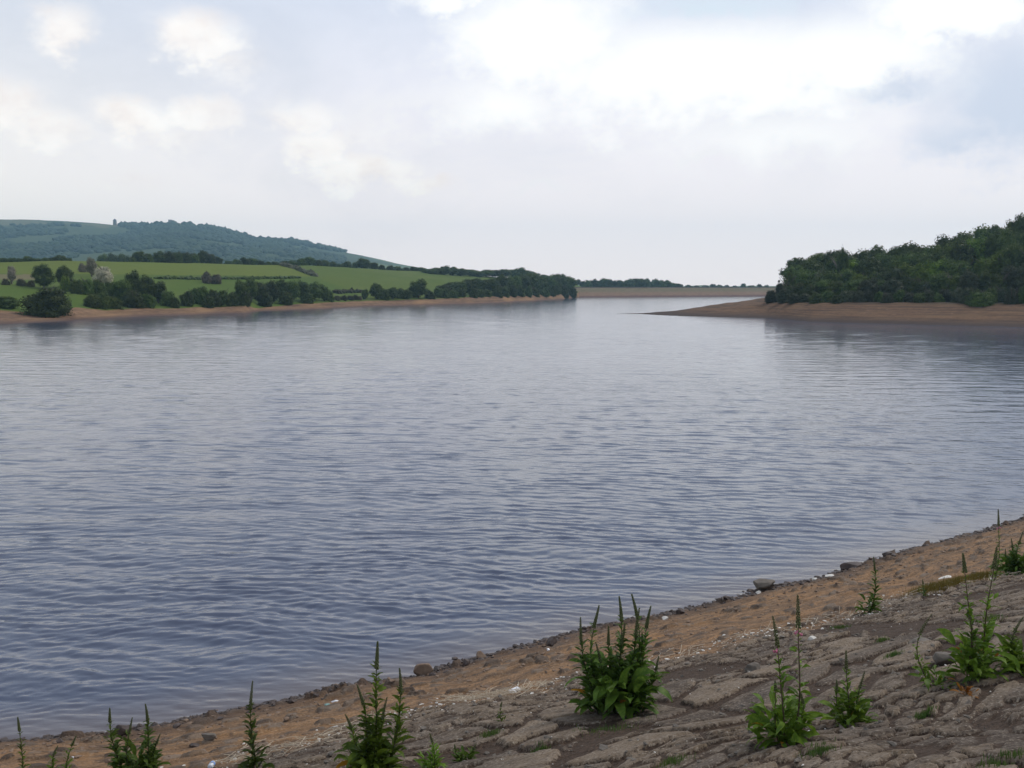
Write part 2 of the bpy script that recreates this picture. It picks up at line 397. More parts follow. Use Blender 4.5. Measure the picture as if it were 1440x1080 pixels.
gr = m.mix(m.mapr(nb, .3, .7, .0, .28), m.attr('alb', 'Color'), (.12, .13, .03)); gr = m.mix(m.mapr(nf, .4, .8, 0, .3), gr, (.05, .08, .022))
gr = m.mix(m.mapr(nmid, .5, .75, 0, .3), gr, (.13, .15, .035))
sb = m.mix(m.mapr(nf, .3, .7), (.105, .062, .042), (.26, .160, .095)); nz_ = m.noise(m.scale(p, .015, .015, 2.2), 1, 4, .7); sb = m.mix(m.mapr(nz_, .5, .6, 0, .7), sb, (.085, .055, .040)); sb = m.mix(m.mapr(nmid, .45, .7, 0, .6), sb, (.34, .205, .10))
sb = m.mix(m.mapr(m.attr('shore'), .1, .7, .75, 0), sb, (.085, .060, .055))
m.done(m.bsdf(m.mix(m.attr('beach'), gr, sb), .95, m.bump(nf, .5, .5), .1))
tag(link('terrain', me, m.m), kind='structure')

# ------------------------------------------------------------------ wooded peninsula on the right
PN = [(868, 441.0), (900, 441.3), (930, 443), (960, 444.3), (1010, 445.6), (1080, 447), (1110, 449.5), (1140, 452), (1190, 453.5), (1250, 455), (1330, 457), (1440, 459.5), (1700, 466), (2300, 480)]
PF = [(868, 440.9), (900, 440.3), (930, 439), (960, 437.2), (1010, 433), (1050, 429.5), (1080, 426), (1140, 422), (1300, 419.6), (2300, 419)]
pcol = np.concatenate([np.arange(868, 1100, 3.), np.arange(1100, 2300, 6.)])
dn = EYE*FPX/(I(PN, pcol)-HOR); df = EYE*FPX/(I(PF, pcol)-HOR)
BT = [(868, 441), (900, 440.6), (940, 438.6), (980, 436), (1010, 433.0), (1040, 430.5), (1076, 426.5), (1100, 425.2), (1200, 425), (1330, 426), (1375, 427.5), (1440, 426), (2300, 426)]
rows = []
tt = np.concatenate([np.linspace(0, .12, 14), np.linspace(.14, 1, 40)])
NPEN = len(tt)
Xp, Yp, Zp, Bp = [], [], [], []
hillp = lambda px: np.interp(px, [868, 1080, 1120, 1250, 1330, 1400, 1500, 1700, 2300], [0, .2, 2.2, 4, 7, 10.5, 13, 15, 12])
for t in tt:
    D = dn-3 + (df-dn+6)*t
    btd = dn + np.minimum((df-dn)*.45, 22); bth = np.maximum(hy(I(BT, pcol), btd), .05)
    rise = np.clip((D-dn)/(btd-dn+1e-6), -1, 1)
    z = np.where(D < btd, bth*rise, bth + hillp(pcol)*sstep(0, 70, D-btd))
    fall = np.clip((df-D)/np.maximum((df-dn)*.3, .5), -1, 1); z = np.minimum(z, (bth+hillp(pcol))*fall)
    x = (pcol-720)/FPX * D/(math.cos(PITCH)+(540-HOR)/FPX*math.sin(PITCH))
    z = z + (fbm(x*.15, D*.15, 3, 330)-.5)*.5*np.clip(z, 0, 1)
    Xp.append(x); Yp.append(D+0*x); Zp.append(z); Bp.append(np.maximum(1-sstep(-1, 3, D-btd), (pcol < 1080)*1.0)+0*z)
Xp, Yp, Zp, Bp = map(np.array, (Xp, Yp, Zp, Bp))
me = mesh_np('peninsula', np.stack([Xp, Yp, Zp], -1), [grid_faces(*Xp.shape)], True)
fattr(me, 'beach', Bp); fattr(me, 'shore', Zp)
def pen_z(px, D):
    j = int(np.argmin(abs(pcol-px))); return float(np.interp(D, Yp[:, j], Zp[:, j]))
m = N('peninsula_shore'); p = m.pos()
nf = m.noise(m.scale(p, .7, .7, 3), 1, 5, .7); nmid = m.noise(m.scale(p, .05, .12, 1.2), 1, 4, .6)
sb = m.mix(m.mapr(nf, .3, .7), (.085, .050, .032), (.175, .102, .060)); nz_ = m.noise(m.scale(p, .02, .02, 2.6), 1, 4, .7); sb = m.mix(m.mapr(nz_, .48, .58, 0, .75), sb, (.060, .038, .028)); sb = m.mix(m.mapr(nmid, .45, .7, 0, .6), sb, (.19, .115, .062))
sb = m.mix(m.mapr(nf, .66, .74, 0, .7), sb, (.40, .35, .28))
sb = m.mix(m.mapr(m.attr('shore'), .25, 1.3, .9, 0), sb, (.060, .045, .040))
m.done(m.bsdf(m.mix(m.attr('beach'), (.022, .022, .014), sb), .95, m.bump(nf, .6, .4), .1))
tag(link('peninsula', me, m.m), kind='structure')

# ------------------------------------------------------------------ dam at the far end
a = at(806, HOR, 745); b = at(1300, HOR, 940)
a = np.array([a.x, a.y]); b = np.array([b.x, b.y]); d = b-a; L = np.linalg.norm(d); d /= L; nn = np.array([-d[1], d[0]])
prof = [(-3, -1.2), (0, 0), (3.5, 1.4), (17, 6.75), (17.3, 6.95), (21, 7.0), (21.2, 6.9), (42, 0.5)]
s = np.linspace(0, L, 160); V = []
for q, (o_, z_) in enumerate(prof):
    jz = (fbm(s*.03, s*0+q, 3, 400)-.5)*.5*(1 if 1 < q < 7 else .2)
    V.append(np.stack([a[0]+d[0]*s+nn[0]*o_, a[1]+d[1]*s+nn[1]*o_, z_+jz], -1))
m = N('dam_face'); p = m.pos(); sep = m.new('ShaderNodeSeparateXYZ'); m.l(p, sep.inputs[0])
nf = m.noise(m.scale(p, .25, .25, 1.2), 1, 5, .7)
c = m.mix(m.mapr(nf, .3, .7), (.165, .105, .072), (.235, .155, .105))
zz = m.math('ADD', sep.outputs[2], m.mapr(nf, 0, 1, -1, 1))
c = m.mix(m.mapr(zz, 3.0, 4.6), c, m.mix(m.mapr(nf, .35, .65), (.13, .115, .065), (.18, .14, .09)))
c = m.mix(m.mapr(zz, .6, 1.4, 1, 0), c, (.13, .075, .065))
m.done(m.bsdf(c, .95, None, .1))
dam = empty('dam', (float(a[0]), float(a[1]), 0)); tag(dam, 'long low brown earth and stone dam across the far end of the water', 'dam')
o = link('embankment', mesh_np('embankment', np.stack(V)-np.array([a[0], a[1], 0]), [grid_faces(len(prof), len(s))], False), m.m, dam)
wl = Acc()
P0 = np.array([[a[0]+d[0]*q+nn[0]*20, a[1]+d[1]*q+nn[1]*20, 0] for q in (0, L)])-np.array([a[0], a[1], 0])
bx = []
for q in P0:
    for (oo, z_) in ((-.25, 6.6), (-.25, 7.7), (.25, 7.7), (.25, 6.6)): bx.append([q[0]+nn[0]*oo, q[1]+nn[1]*oo, z_])
wl.add(bx, [[0, 1, 5, 4], [1, 2, 6, 5], [2, 3, 7, 6], [0, 3, 2, 1], [4, 5, 6, 7]])
wl.build('parapet_wall', M['stonework'], dam)

# ------------------------------------------------------------------ water
rr = [8.0]
while rr[-1] < 1500: rr.append(rr[-1]*(1+.0022*(1 if rr[-1] < 150 else 1+(rr[-1]-150)/250)))
rr = np.array(rr); th = np.radians(np.linspace(-64, 64, 620))
Rg, Tg = np.meshgrid(rr, th, indexing='ij'); Xw = Rg*np.sin(Tg); Yw = Rg*np.cos(Tg)
dr = np.gradient(rr)[:, None]; lat = Rg*(th[1]-th[0])
Z = np.zeros_like(Xw); MV = np.zeros_like(Xw); wr = np.random.default_rng(5)
gust = .78+.44*fbm(Xw*.035, Yw*.05, 3, 500)
xw = Xw + (fbm(Xw*.25, Yw*.25, 2, 510)-.5)*2.2; yw = Yw + (fbm(Xw*.3, Yw*.4, 2, 520)-.5)*1.4
for k in range(116):
    lam = .125*(.95/.125)**(wr.random()**1.05) if k < 92 else wr.uniform(1.1, 3.6)
    ang = R(4)+wr.normal()*R(15 if lam > .45 else 26)
    kk = 2*np.pi/lam; kx, ky = math.sin(ang)*kk, math.cos(ang)*kk
    amp = (.0031*lam**.9*(1.2 if .25 < lam < .6 else .85)) if k < 92 else .0011*lam
    # only what this tessellation can carry; the rest is in the fine normal
    res = np.exp(-(dr*abs(math.cos(ang))*1.6/lam)**2)*np.exp(-(lat*abs(math.sin(ang))*1.6/lam)**2)
    ph = kx*xw+ky*yw+wr.random()*6.283
    MV += (amp*kk)**2*.5*(1-res**2)
    Z += amp*res*(np.sin(ph)+.28*np.cos(2*ph))
Z *= gust
_u, _w = uw(Xw, Yw); EDG = 1-sstep(0, 2.2, -_w); Z *= .35+.65*sstep(0, 5, -_w)
me = mesh_np('water', np.stack([Xw, Yw, Z], -1), [grid_faces(*Xw.shape)[:, ::-1]], True)
fattr(me, 'micro', np.sqrt(np.sqrt(2*MV*gust**2+.00004)))
fattr(me, 'shallow', EDG)
m = N('lake_water'); p = m.pos()
n1 = m.noise(m.scale(p, .9, 2.6, 1), 1, 3, .6); n2 = m.noise(m.scale(p, 3.2, 8.5, 1), 1, 3, .6); n3 = m.noise(m.scale(p, .03, .10, 1), 1, 3)
n4 = m.noise(m.scale(p, .30, .95, 1), 1, 2, .5)
hgt = m.math('ADD', m.math('MULTIPLY_ADD', n4, 1.9, m.math('MULTIPLY', n1, 1.0)), m.math('MULTIPLY', n2, .30))
bp = m.new('ShaderNodeBump'); m.l(hgt, bp.inputs['Height']); bp.inputs['Distance'].default_value = .045; m.l(m.mapr(n3, .3, .7, 0.15, .4), bp.inputs['Strength'])
m.done(m.bsdf(m.mix(m.math('MULTIPLY', m.attr('shallow'), .8), (.048, .060, .102), (.115, .092, .088)), m.math('MINIMUM', m.math('MULTIPLY', m.attr('micro'), .34), .115), bp.outputs[0], .5, IOR=1.45))
tag(link('water', me, m.m), kind='structure')

# ------------------------------------------------------------------ trees
def crown_mesh(name, seed, shape='round', nclump=34, leaves=4600, leaf=.34):
    r = np.random.default_rng(seed); A = Acc()
    # unit: 10 m tall, 10 m wide tree; crown between z 1.2 and 10
    C, S = [], []
    cz, rz, rx = {'round': (4.9, 4.6, 4.1), 'bush': (1.6, 6.6, 4.5), 'slim': (5.0, 4.7, 2.2), 'high': (5.6, 4.0, 4.3)}[shape]
    ga = r.uniform(0, 6.28)
    for k in range(nclump):
        q = (k+.5)/nclump; zz = 1-2*q
        if shape == 'bush': zz = 1-1.22*q
        a = ga+k*2.39996; rr_ = math.sqrt(max(0, 1-zz*zz)); f = r.uniform(.55, 1.04)*(.62 if shape == 'slim' else .8 if shape in ('bush', 'round') else .75)
        c_ = np.array([rx*rr_*math.cos(a)*f, rx*rr_*math.sin(a)*f, cz+rz*zz*f*.96]); c_[2] = max(c_[2], .5)
        C.append(c_); S.append(r.uniform(1.05, 1.9)*(.62 if shape == 'slim' else 1))
    V = ICO2[0]*np.array([rx*.52, rx*.52, rz*.56])*(1+.12*r.normal(size=(len(ICO2[0]), 1)))+np.array([0, 0, cz]); V[:, 2] = np.maximum(V[:, 2], .1); A.add(V, ICO2[1]) if shape != 'slim' else None
    C = np.array(C); S = np.array(S)
    for c_, s_ in zip(C, S):             # rough inner mass of each clump
        V = ICO1[0]*s_*.6*(1+.25*r.normal(size=(len(ICO1[0]), 1))); V[:, 2] *= .85; A.add(V+c_, ICO1[1])
    n = leaves; idx = r.choice(len(C), n, p=S**2/np.sum(S**2))
    dirn = r.normal(size=(n, 3)); dirn[:, 2] = dirn[:, 2]*.9+.25; dirn /= np.linalg.norm(dirn, axis=1)[:, None]
    rad = S[idx]*(.62+.40*r.random(n)+.28*r.random(n)**6)
    P = C[idx]+dirn*rad[:, None]*np.array([1, 1, .85]); P[:, 2] = np.maximum(P[:, 2], .15)
    nr = dirn+r.normal(size=(n, 3))*.32; nr /= np.linalg.norm(nr, axis=1)[:, None]
    t1 = np.cross(nr, r.normal(size=(n, 3))); t1 /= np.linalg.norm(t1, axis=1)[:, None]; t2 = np.cross(nr, t1)
    sz = leaf*r.uniform(.5, 1.25, n)[:, None]
    Q = np.stack([P-t1*sz*.6, P+t2*sz*.45, P+t1*sz*.7+nr*sz*.15, P-t2*sz*.5], 1)
    A.add(Q.reshape(-1, 3), np.arange(4*n).reshape(-1, 4))
    return A.mesh(name)
def trunk_mesh(name, seed):
    r = np.random.default_rng(seed); A = Acc(); z = np.linspace(-.6, 6.5, 8)
    P = np.stack([.12*np.cumsum(r.normal(size=8)), .12*np.cumsum(r.normal(size=8)), z], -1); A.add(*tube(P, np.linspace(.38, .12, 8), 7))
    for k in range(6):
        z0 = r.uniform(1.4, 5); a = r.uniform(0, 6.283); ln = r.uniform(1.8, 3.4); b0 = np.array([np.interp(z0, z, P[:, 0]), np.interp(z0, z, P[:, 1]), z0])
        q = np.linspace(0, 1, 5)[:, None]; A.add(*tube(b0+q*np.array([math.cos(a)*ln, math.sin(a)*ln, ln*.9])+q**2*np.array([0, 0, .5]), np.linspace(.16, .04, 5), 5))
    return A.mesh(name)
SHAPES = {'round': [crown_mesh('crown', 100+i, 'round') for i in range(4)], 'bush': [crown_mesh('crown', 120+i, 'bush', 28) for i in range(3)],
          'slim': [crown_mesh('crown', 140+i, 'slim', 13, 1300, .34) for i in range(2)], 'high': [crown_mesh('crown', 160+i, 'high', 30) for i in range(3)]}
TRUNKS = [trunk_mesh('trunk', 180+i) for i in range(3)]
for t in TRUNKS: t.materials.append(M['bark'])
CR = {}
def crown_data(shape, i, mat):
    k = (shape, i, mat)
    if k not in CR:
        me = SHAPES[shape][i].copy(); me.name = 'crown'; me.materials.clear(); me.materials.append(M[mat]); CR[k] = me
    return CR[k]
def tree(name, px, D, ytop, wpx, label, cat='tree', group=None, shape='round', mat='crown_dark', pen=False, sink=.3):
    z = (pen_z if pen else terr_z)(px, D) - sink
    p = at(px, HOR, D); H = hy(ytop, D)-z; Wd = wpx*D/FPX
    H = max(H, 1.2)
    e = empty(name, (p.x, D, z), random.uniform(0, 6.28)); tag(e, label, cat, group)
    i = random.randrange(len(SHAPES[shape])); kz = {'round': 9.9, 'bush': 8.6, 'slim': 10.0, 'high': 10.}[shape]; kw = {'round': 8.9, 'bush': 9.6, 'slim': 5.0, 'high': 9.2}[shape]
    sc = (Wd/kw, Wd/kw, H/kz)
    c = bpy.data.objects.new('crown', crown_data(shape, i, mat)); COL.objects.link(c); c.parent = e; c.scale = sc
    t = bpy.data.objects.new('trunk', random.choice(TRUNKS)); COL.objects.link(t); t.parent = e; t.scale = (sc[2], sc[2], sc[2])
    return e
def ds(px): return float(I(DSH, px)+I(BW, px))
G_L = 'trees and bushes along the far left shore'
# single bushes and trees of the left shore, nearest first
tree('bush', 4, ds(4)+7, 411, 52, 'dark round bush cut by the left edge of the photo above the far shore', 'bush', G_L, 'bush')
tree('bush', 66, ds(66)-6, 391, 78, 'biggest dark round bush standing alone at the top of the left beach', 'bush', G_L, 'bush', sink=.8)
tree('tree', 61, ds(61)+62, 369, 36, 'dark rounded tree just behind and above the big lone shore bush', 'tree', G_L, 'round')
tree('tree', 91, ds(91)+60, 371, 28, 'mid green tree in the field to the right of the dark rounded tree', 'tree', G_L, 'round', 'crown_mid')
tree('bush', 92, ds(92)+45, 381, 20, 'small yellow green bush in front of the mid green field tree', 'bush', G_L, 'bush', 'crown_bright')
tree('hawthorn', 17, ds(17)+70, 371, 13, 'small pale blossoming hawthorn at the far left of the field', 'hawthorn', 'blossoming hawthorns', 'round', 'crown_blossom')
tree('hawthorn', 147, ds(147)+75, 369, 32, 'largest creamy white blossoming hawthorn above the left shore trees', 'hawthorn', 'blossoming hawthorns', 'bush', 'crown_blossom')
tree('hawthorn', 130, ds(130)+95, 360, 18, 'brownish tall hawthorn behind the left side of the white one', 'hawthorn', 'blossoming hawthorns', 'round', 'crown_brown')
tree('bush', 117, ds(117)+120, 366, 14, 'low brownish bush left of the tall brownish hawthorn', 'bush', G_L, 'bush', 'crown_brown')
tree('hawthorn', 291, ds(291)+80, 377, 17, 'taller pinkish white hawthorn of the pair in the middle of the green field', 'hawthorn', 'blossoming hawthorns', 'bush', 'crown_brown')
tree('hawthorn', 304, ds(304)+80, 382, 20, 'lower pinkish white hawthorn, right one of the pair in the green field', 'hawthorn', 'blossoming hawthorns', 'bush', 'crown_brown')
for px, yt, w in ((8, 389, 14), (30, 389, 16), (44, 391, 14)):
    tree('hedge_bush', px, ds(px)+66, yt, w, 'low scrubby bush in the hedge line at the far left of the field', 'bush', 'hedge bushes at the far left', 'bush', 'crown_hedge')
for px, yt, w in ((108, 388, 24), (122, 386, 26), (138, 387, 26), (154, 391, 24)):
    tree('bush', px, ds(px)+36, yt, w, 'low green bush in the hedgerow below the white hawthorn', 'bush', 'hedgerow below the white hawthorn', 'bush', 'crown_mid')
for px, yt, w in ((128, 407, 28), (142, 405, 30), (158, 410, 28)):
    tree('bush', px, ds(px)+4, yt, w, 'green bush leaning over the left beach right of the big lone bush', 'bush', 'bushes over the left beach', 'bush', 'crown_mid', sink=.5)
for px, yt, w, dd, mt in ((172, 388, 34, 12, 'crown_dark'), (186, 377, 26, 26, 'crown_dark'), (205, 384, 34, 16, 'crown_mid'), (186, 400, 34, 3, 'crown_dark'), (222, 393, 30, 12, 'crown_dark'), (208, 406, 28, 2, 'crown_mid'), (237, 403, 28, 6, 'crown_dark'), (246, 412, 16, 2, 'crown_dark')):
    tree('tree', px, ds(px)+dd, yt, w, 'broad dark tree in the tall clump by the shore below the white hawthorn', 'tree', 'shore clump below the white hawthorn', 'round' if yt < 395 else 'bush', mt, sink=.6)
for px, yt, w, dd in ((262, 402, 24, 5), (272, 399, 22, 10), (284, 395, 28, 8), (300, 400, 26, 4), (312, 401, 24, 8), (326, 405, 22, 3), (292, 410, 22, 1)):
    tree('tree', px, ds(px)+dd, yt, w, 'dark tree in the shore clump just below the pinkish hawthorns', 'tree', 'shore clump below the pinkish hawthorns', 'bush', random.choice(['crown_dark', 'crown_dark', 'crown_mid']), sink=.6)
for k, (px, yt, w, dd) in enumerate(((340, 391, 26, 12), (352, 388, 26, 16), (366, 392, 26, 8), (344, 404, 22, 3), (382, 392, 26, 12), (396, 390, 26, 14), (410, 391, 28, 10), (426, 392, 26, 10), (441, 394, 26, 8), (455, 398, 22, 6), (464, 403, 14, 4), (374, 405, 24, 3), (402, 404, 26, 2), (432, 406, 24, 2))):
    tree('tree', px, ds(px)+dd, yt, w, 'dark tree in the long unbroken shore belt left of the gap in the trees', 'tree', 'long tree belt on the left shore', 'round' if yt < 400 else 'bush', 'crown_dark' if k % 3 else 'crown_mid', sink=.8)
for px in (474, 483, 492, 500):
    tree('bush', px, ds(px)+6, 413+random.uniform(-1, 1.5), 13, 'low scrub bush in the gap of the left shore trees', 'bush', 'scrub in the gap', 'bush', 'crown_hedge')
tree('hawthorn', 506, ds(506)+5, 414, 8, 'tiny pale pink bush at the right end of the gap by the shore', 'hawthorn', 'blossoming hawthorns', 'bush', 'crown_brown')
tree('tree', 513, ds(513)+6, 405, 12, 'small narrow dark tree at the right end of the gap', 'tree', G_L, 'round')
tree('tree', 588, ds(588)+6, 390, 32, 'round topped tree standing higher than its neighbours by the middle shore', 'tree', G_L, 'round', sink=.8)
for k, (px, yt, w, dd) in enumerate(((530, 396, 24, 6), (541, 402, 18, 4), (552, 402, 22, 5), (565, 400, 22, 6), (573, 405, 16, 3), (604, 404, 18, 3), (616, 402, 18, 6))):
    tree('tree', px, ds(px)+dd, yt, w, 'dark shore tree beside the taller round topped tree', 'tree', 'shore trees beside the round topped tree', 'bush' if k % 2 else 'round', 'crown_dark', sink=.8)
px = 624; k = 0
while px < 806:
    k += 1
    base = np.interp(px, [620, 660, 700, 740, 760, 785, 800, 810], [396, 391, 385, 381, 384, 381, 386, 396])
    tree('tree', px, ds(px)+random.uniform(14, 30), base+random.uniform(-2, 3), random.uniform(20, 30), 'tall tree on the wooded point where the left shore ends', 'tree', 'trees on the wooded point', random.choice(['round', 'high', 'round']), 'crown_mid' if k % 3 == 0 else 'crown_dark', sink=.8)
    tree('bush', px+random.uniform(2, 8), ds(px)+random.uniform(3, 7), base*.45+410*.55+random.uniform(-3, 3), random.uniform(14, 20), 'low dark tree at the water side foot of the wooded point', 'tree', 'low trees at the foot of the wooded point', 'bush', 'crown_dark' if k % 3 else 'crown_mid', sink=.8)
    px += random.uniform(9, 13)
for px, yt in ((604, 377), (615, 376), (625, 373), (637, 374.5), (648, 375), (660, 378), (672, 378.5), (684, 379), (696, 379), (708, 378), (720, 377), (731, 376), (742, 377), (752, 380), (764, 384)):
    tree('tree', px, 655+(px-604)*.9, yt+random.uniform(-1.2, 1.5), random.uniform(19, 30), 'tree on the skyline behind the wooded point', 'tree', 'skyline trees behind the wooded point', random.choice(['round', 'high']), 'crown_dark', sink=1)
# woods and trees on the crest of the fields
def ridge(lst, dd, label, group, mat='crown_dark', shape='round'):
    for px, yt, w in lst:
        D = float(I(RGD, px))+dd
        tree('tree', px, D, yt, w, label, 'tree', group, random.choice([shape, 'bush']), mat, sink=.5)
ridge([(-8, 361, 22), (6, 362, 18), (18, 362, 18), (30, 361, 16), (42, 357, 22), (56, 363, 18), (66, 362, 16), (76, 361, 18), (86, 358, 22), (97, 362, 14)], 20, 'low tree on the field crest at the far left of the photo', 'crest trees at the far left')
ridge([(146, 355, 22), (160, 354, 22), (174, 354, 22), (190, 354, 20)], 160, 'hazy tree behind the field crest left of the dark crest wood', 'hazy trees left of the crest wood')
ridge([(188, 360, 14)], 6, 'small lighter green tree at the left foot of the dark crest wood', 'crest trees', 'crown_mid')
ridge([(196, 352, 22), (210, 353, 20), (224, 352, 20), (237, 348, 26), (250, 350, 22), (262, 351, 22), (274, 352, 22), (286, 351, 20), (297, 353, 22), (308, 357, 16)], 14, 'dark tree of the dense wood on the crest of the green field', 'dense wood on the field crest')
ridge([(322, 366, 14), (334, 362, 20), (346, 361, 18), (357, 362, 18), (368, 364, 16), (378, 366, 14)], 20, 'low tree on the crest between the dense wood and the lane', 'crest trees before the lane')
ridge([(388, 366, 18), (400, 364, 18), (412, 363, 18), (424, 360, 20), (435, 360, 20), (447, 362, 18), (458, 365, 18), (468, 367, 14)], 20, 'tree in the crest clump above the top of the dark lane', 'crest clump above the lane')
ridge([(478, 370, 12), (488, 364, 20), (500, 368, 12)], 24, 'rounded tree left of the darkest round crest tree', 'crest trees right of the lane')
ridge([(512, 362, 24)], 20, 'darkest round tree on the right half of the field crest', 'crest trees right of the lane')
ridge([(526, 368, 16), (537, 370, 14), (549, 371, 16), (560, 372, 16), (571, 374, 16), (582, 374, 16), (593, 375, 16)], 24, 'low tree in the row on the crest right of the darkest round tree', 'crest row at the right')
# beyond the dam
k = 0
for px in np.arange(812, 962, 7.5):
    k += 1; yt = np.interp(px, [812, 830, 850, 868, 880, 895, 915, 930, 945, 962], [391, 390.5, 389.5, 393, 391, 389, 392, 391, 395, 399])
    tree('tree', float(px), 975+random.uniform(-10, 20), yt+random.uniform(-.8, 1.2), random.uniform(12, 17), 'dark tree in the wood behind the left half of the dam', 'tree', 'wood behind the left half of the dam', random.choice(['round', 'bush']), 'crown_dark', sink=1)
for px in np.arange(884, 945, 9.):
    tree('tree', float(px), 1250, 389.5+abs(px-905)*.08+random.uniform(-.5, .8), 14, 'hazier tree rising behind the wood beyond the dam', 'tree', 'hazy trees behind the dam wood', 'round', 'crown_dark', sink=1)
for px, yt in ((968, 399), (980, 400), (992, 399), (1003, 397.5), (1012, 398.5), (1022, 399), (1033, 400), (1045, 396.5), (1056, 399.5), (1068, 397.5), (1078, 399)):
    tree('tree', px, 1200, yt, random.uniform(10, 14), 'small distant tree peeping over the right half of the dam', 'tree', 'small trees over the right half of the dam', 'bush', 'crown_dark', sink=1)
# peninsula wood
TOPS = [(1072, 412), (1080, 402), (1092, 391), (1103, 380), (1112, 368), (1118, 357), (1128, 353), (1145, 353), (1160, 350), (1182, 344), (1198, 350), (1215, 348), (1235, 346), (1255, 341), (1272, 338), (1290, 337), (1308, 341), (1322, 331), (1340, 323), (1362, 320), (1380, 317), (1393, 306), (1404, 314), (1422, 299), (1440, 296), (1500, 300), (1600, 300)]
GW = 'trees of the wood on the right peninsula'
def pb(px):
    j = int(np.argmin(abs(pcol-px))); return float(dn[j]+min((df[j]-dn[j])*.45, 22))
tree('slender_tree', 1096, pb(1096)+10, 387, 14, 'wispy light tree at the left tip of the peninsula wood', 'tree', GW, 'slim', 'crown_olive', True)
tree('slender_tree', 1112, pb(1112)+18, 369, 15, 'slender taller tree at the left end of the peninsula wood, left of the main mass', 'tree', GW, 'slim', 'crown_dark', True)
tree('slender_tree', 1393, pb(1393)+63, 303, 26, 'narrow tree top standing above the wood near the right edge', 'tree', GW, 'slim', 'crown_dark', True)
tree('slender_tree', 1425, pb(1425)+68, 297, 24, 'open branched tree top, left one of the tall pair at the right edge', 'tree', GW, 'slim', 'crown_dark', True)
tree('slender_tree', 1441, pb(1441)+68, 291, 28, 'tallest tree top cut by the right edge of the photo', 'tree', GW, 'slim', 'crown_dark', True)
tree('slender_tree', 1184, pb(1184)+38, 342, 18, 'small pointed tree top on the left half of the peninsula skyline', 'tree', GW, 'high', 'crown_dark', True)
tree('bush', 1084, pb(1084)+2, 403, 22, 'olive bush at the very left tip of the peninsula wood above the sand', 'bush', GW, 'bush', 'crown_olive', True)
tree('bush', 1104, pb(1104)+3, 399, 26, 'olive bush below the slender tree at the left tip of the wood', 'bush', GW, 'bush', 'crown_olive', True)
tree('bush', 1380, pb(1380)-1, 404, 48, 'dark bush spilling down onto the sand near the right edge of the peninsula', 'bush', GW, 'bush', 'crown_dark', True, sink=1.2)
def row(x0, x1, step, D, frac, off, w, label, group, mats, shapes, sink=.8):
    px = x0
    while px < x1:
        top = np.interp(px, [a for a, b in TOPS], [b for a, b in TOPS])
        yt = 425-(425-top)*frac+off+random.uniform(-3, 3)*(.9 if frac > .9 else 1.3)
        tree('tree', px, pb(px)+4+D-259+random.uniform(-4, 4), yt, w*random.uniform(.8, 1.2), label, 'tree', group, random.choice(shapes), random.choice(mats), True, sink)
        px += step*random.uniform(.75, 1.25)
row(1122, 1560, 25, 322, 1.0, -1, 50, 'tree crown forming the skyline of the peninsula wood', 'skyline trees of the peninsula wood', ['crown_dark', 'crown_mid'], ['round', 'high'])
row(1120, 1540, 24, 302, .88, 0, 46, 'dark tree crown high in the peninsula wood just below the skyline', 'upper trees of the peninsula wood', ['crown_dark', 'crown_dark', 'crown_mid', 'crown_bright'], ['round', 'high'])
row(1114, 1520, 22, 284, .68, 0, 44, 'leafy tree crown half way up the face of the peninsula wood', 'middle trees of the peninsula wood', ['crown_dark', 'crown_mid', 'crown_mid', 'crown_bright', 'crown_dark'], ['round', 'bush'])
row(1106, 1510, 18, 270, .47, 0, 34, 'low dark tree in the front of the peninsula wood', 'front trees of the peninsula wood', ['crown_dark', 'crown_olive', 'crown_dark', 'crown_mid'], ['bush', 'round'])
row(1118, 1500, 13, 259, .24, 0, 24, 'dull olive shrub at the foot of the peninsula wood along the sand', 'shrubs at the foot of the peninsula wood', ['crown_olive', 'crown_dark', 'crown_olive', 'crown_dark'], ['bush'])

# far woodland on the hillside: one far-off mass
A = Acc(); r = np.random.default_rng(31); cnt = 0
Dk, Hk = TD, TH
while cnt < 5200:
    px = r.uniform(-60, 516); s_ = r.uniform(7.0, 9.02); j = int((px-cols[0])/5); D = float(np.interp(s_, TS, TD[:, j])); z = float(np.interp(D, TD[:, j], TH[:, j]))
    py = HOR-(z-EYE)*FPX/D; top = float(I(HLY, px))
    if px < 172 and py < top+8+2*math.sin(px*.05)+1.5*math.sin(px*.21): continue
    if 205 < px < 292 and py < top+(3.5 if px < 270 else 2)+1.5*math.sin(px*.3): continue
    x = at(px, HOR, D).x
    if fbm(np.array([x*.006]), np.array([D*.004]), 3, 300)[0] > .60: continue
    if px > 485 and py > top+3+(px-485)*.1: continue
    if r.random() < max(0, (px-505)/30): continue
    h = r.uniform(3.5, 6)*(1.4 if py < top+5 else 1); w_ = r.uniform(5, 9)
    V = ICO1[0]*np.array([w_, w_, h])*(1+.22*r.normal(size=(len(ICO1[0]), 1))); A.add(V+np.array([x, D, z+h*.35]), ICO1[1]); cnt += 1
tag(A.build('hillside_wood', M['wood_far'], smooth=True), 'hazy blue green woodland covering the far hillside', 'woodland', kind='stuff')

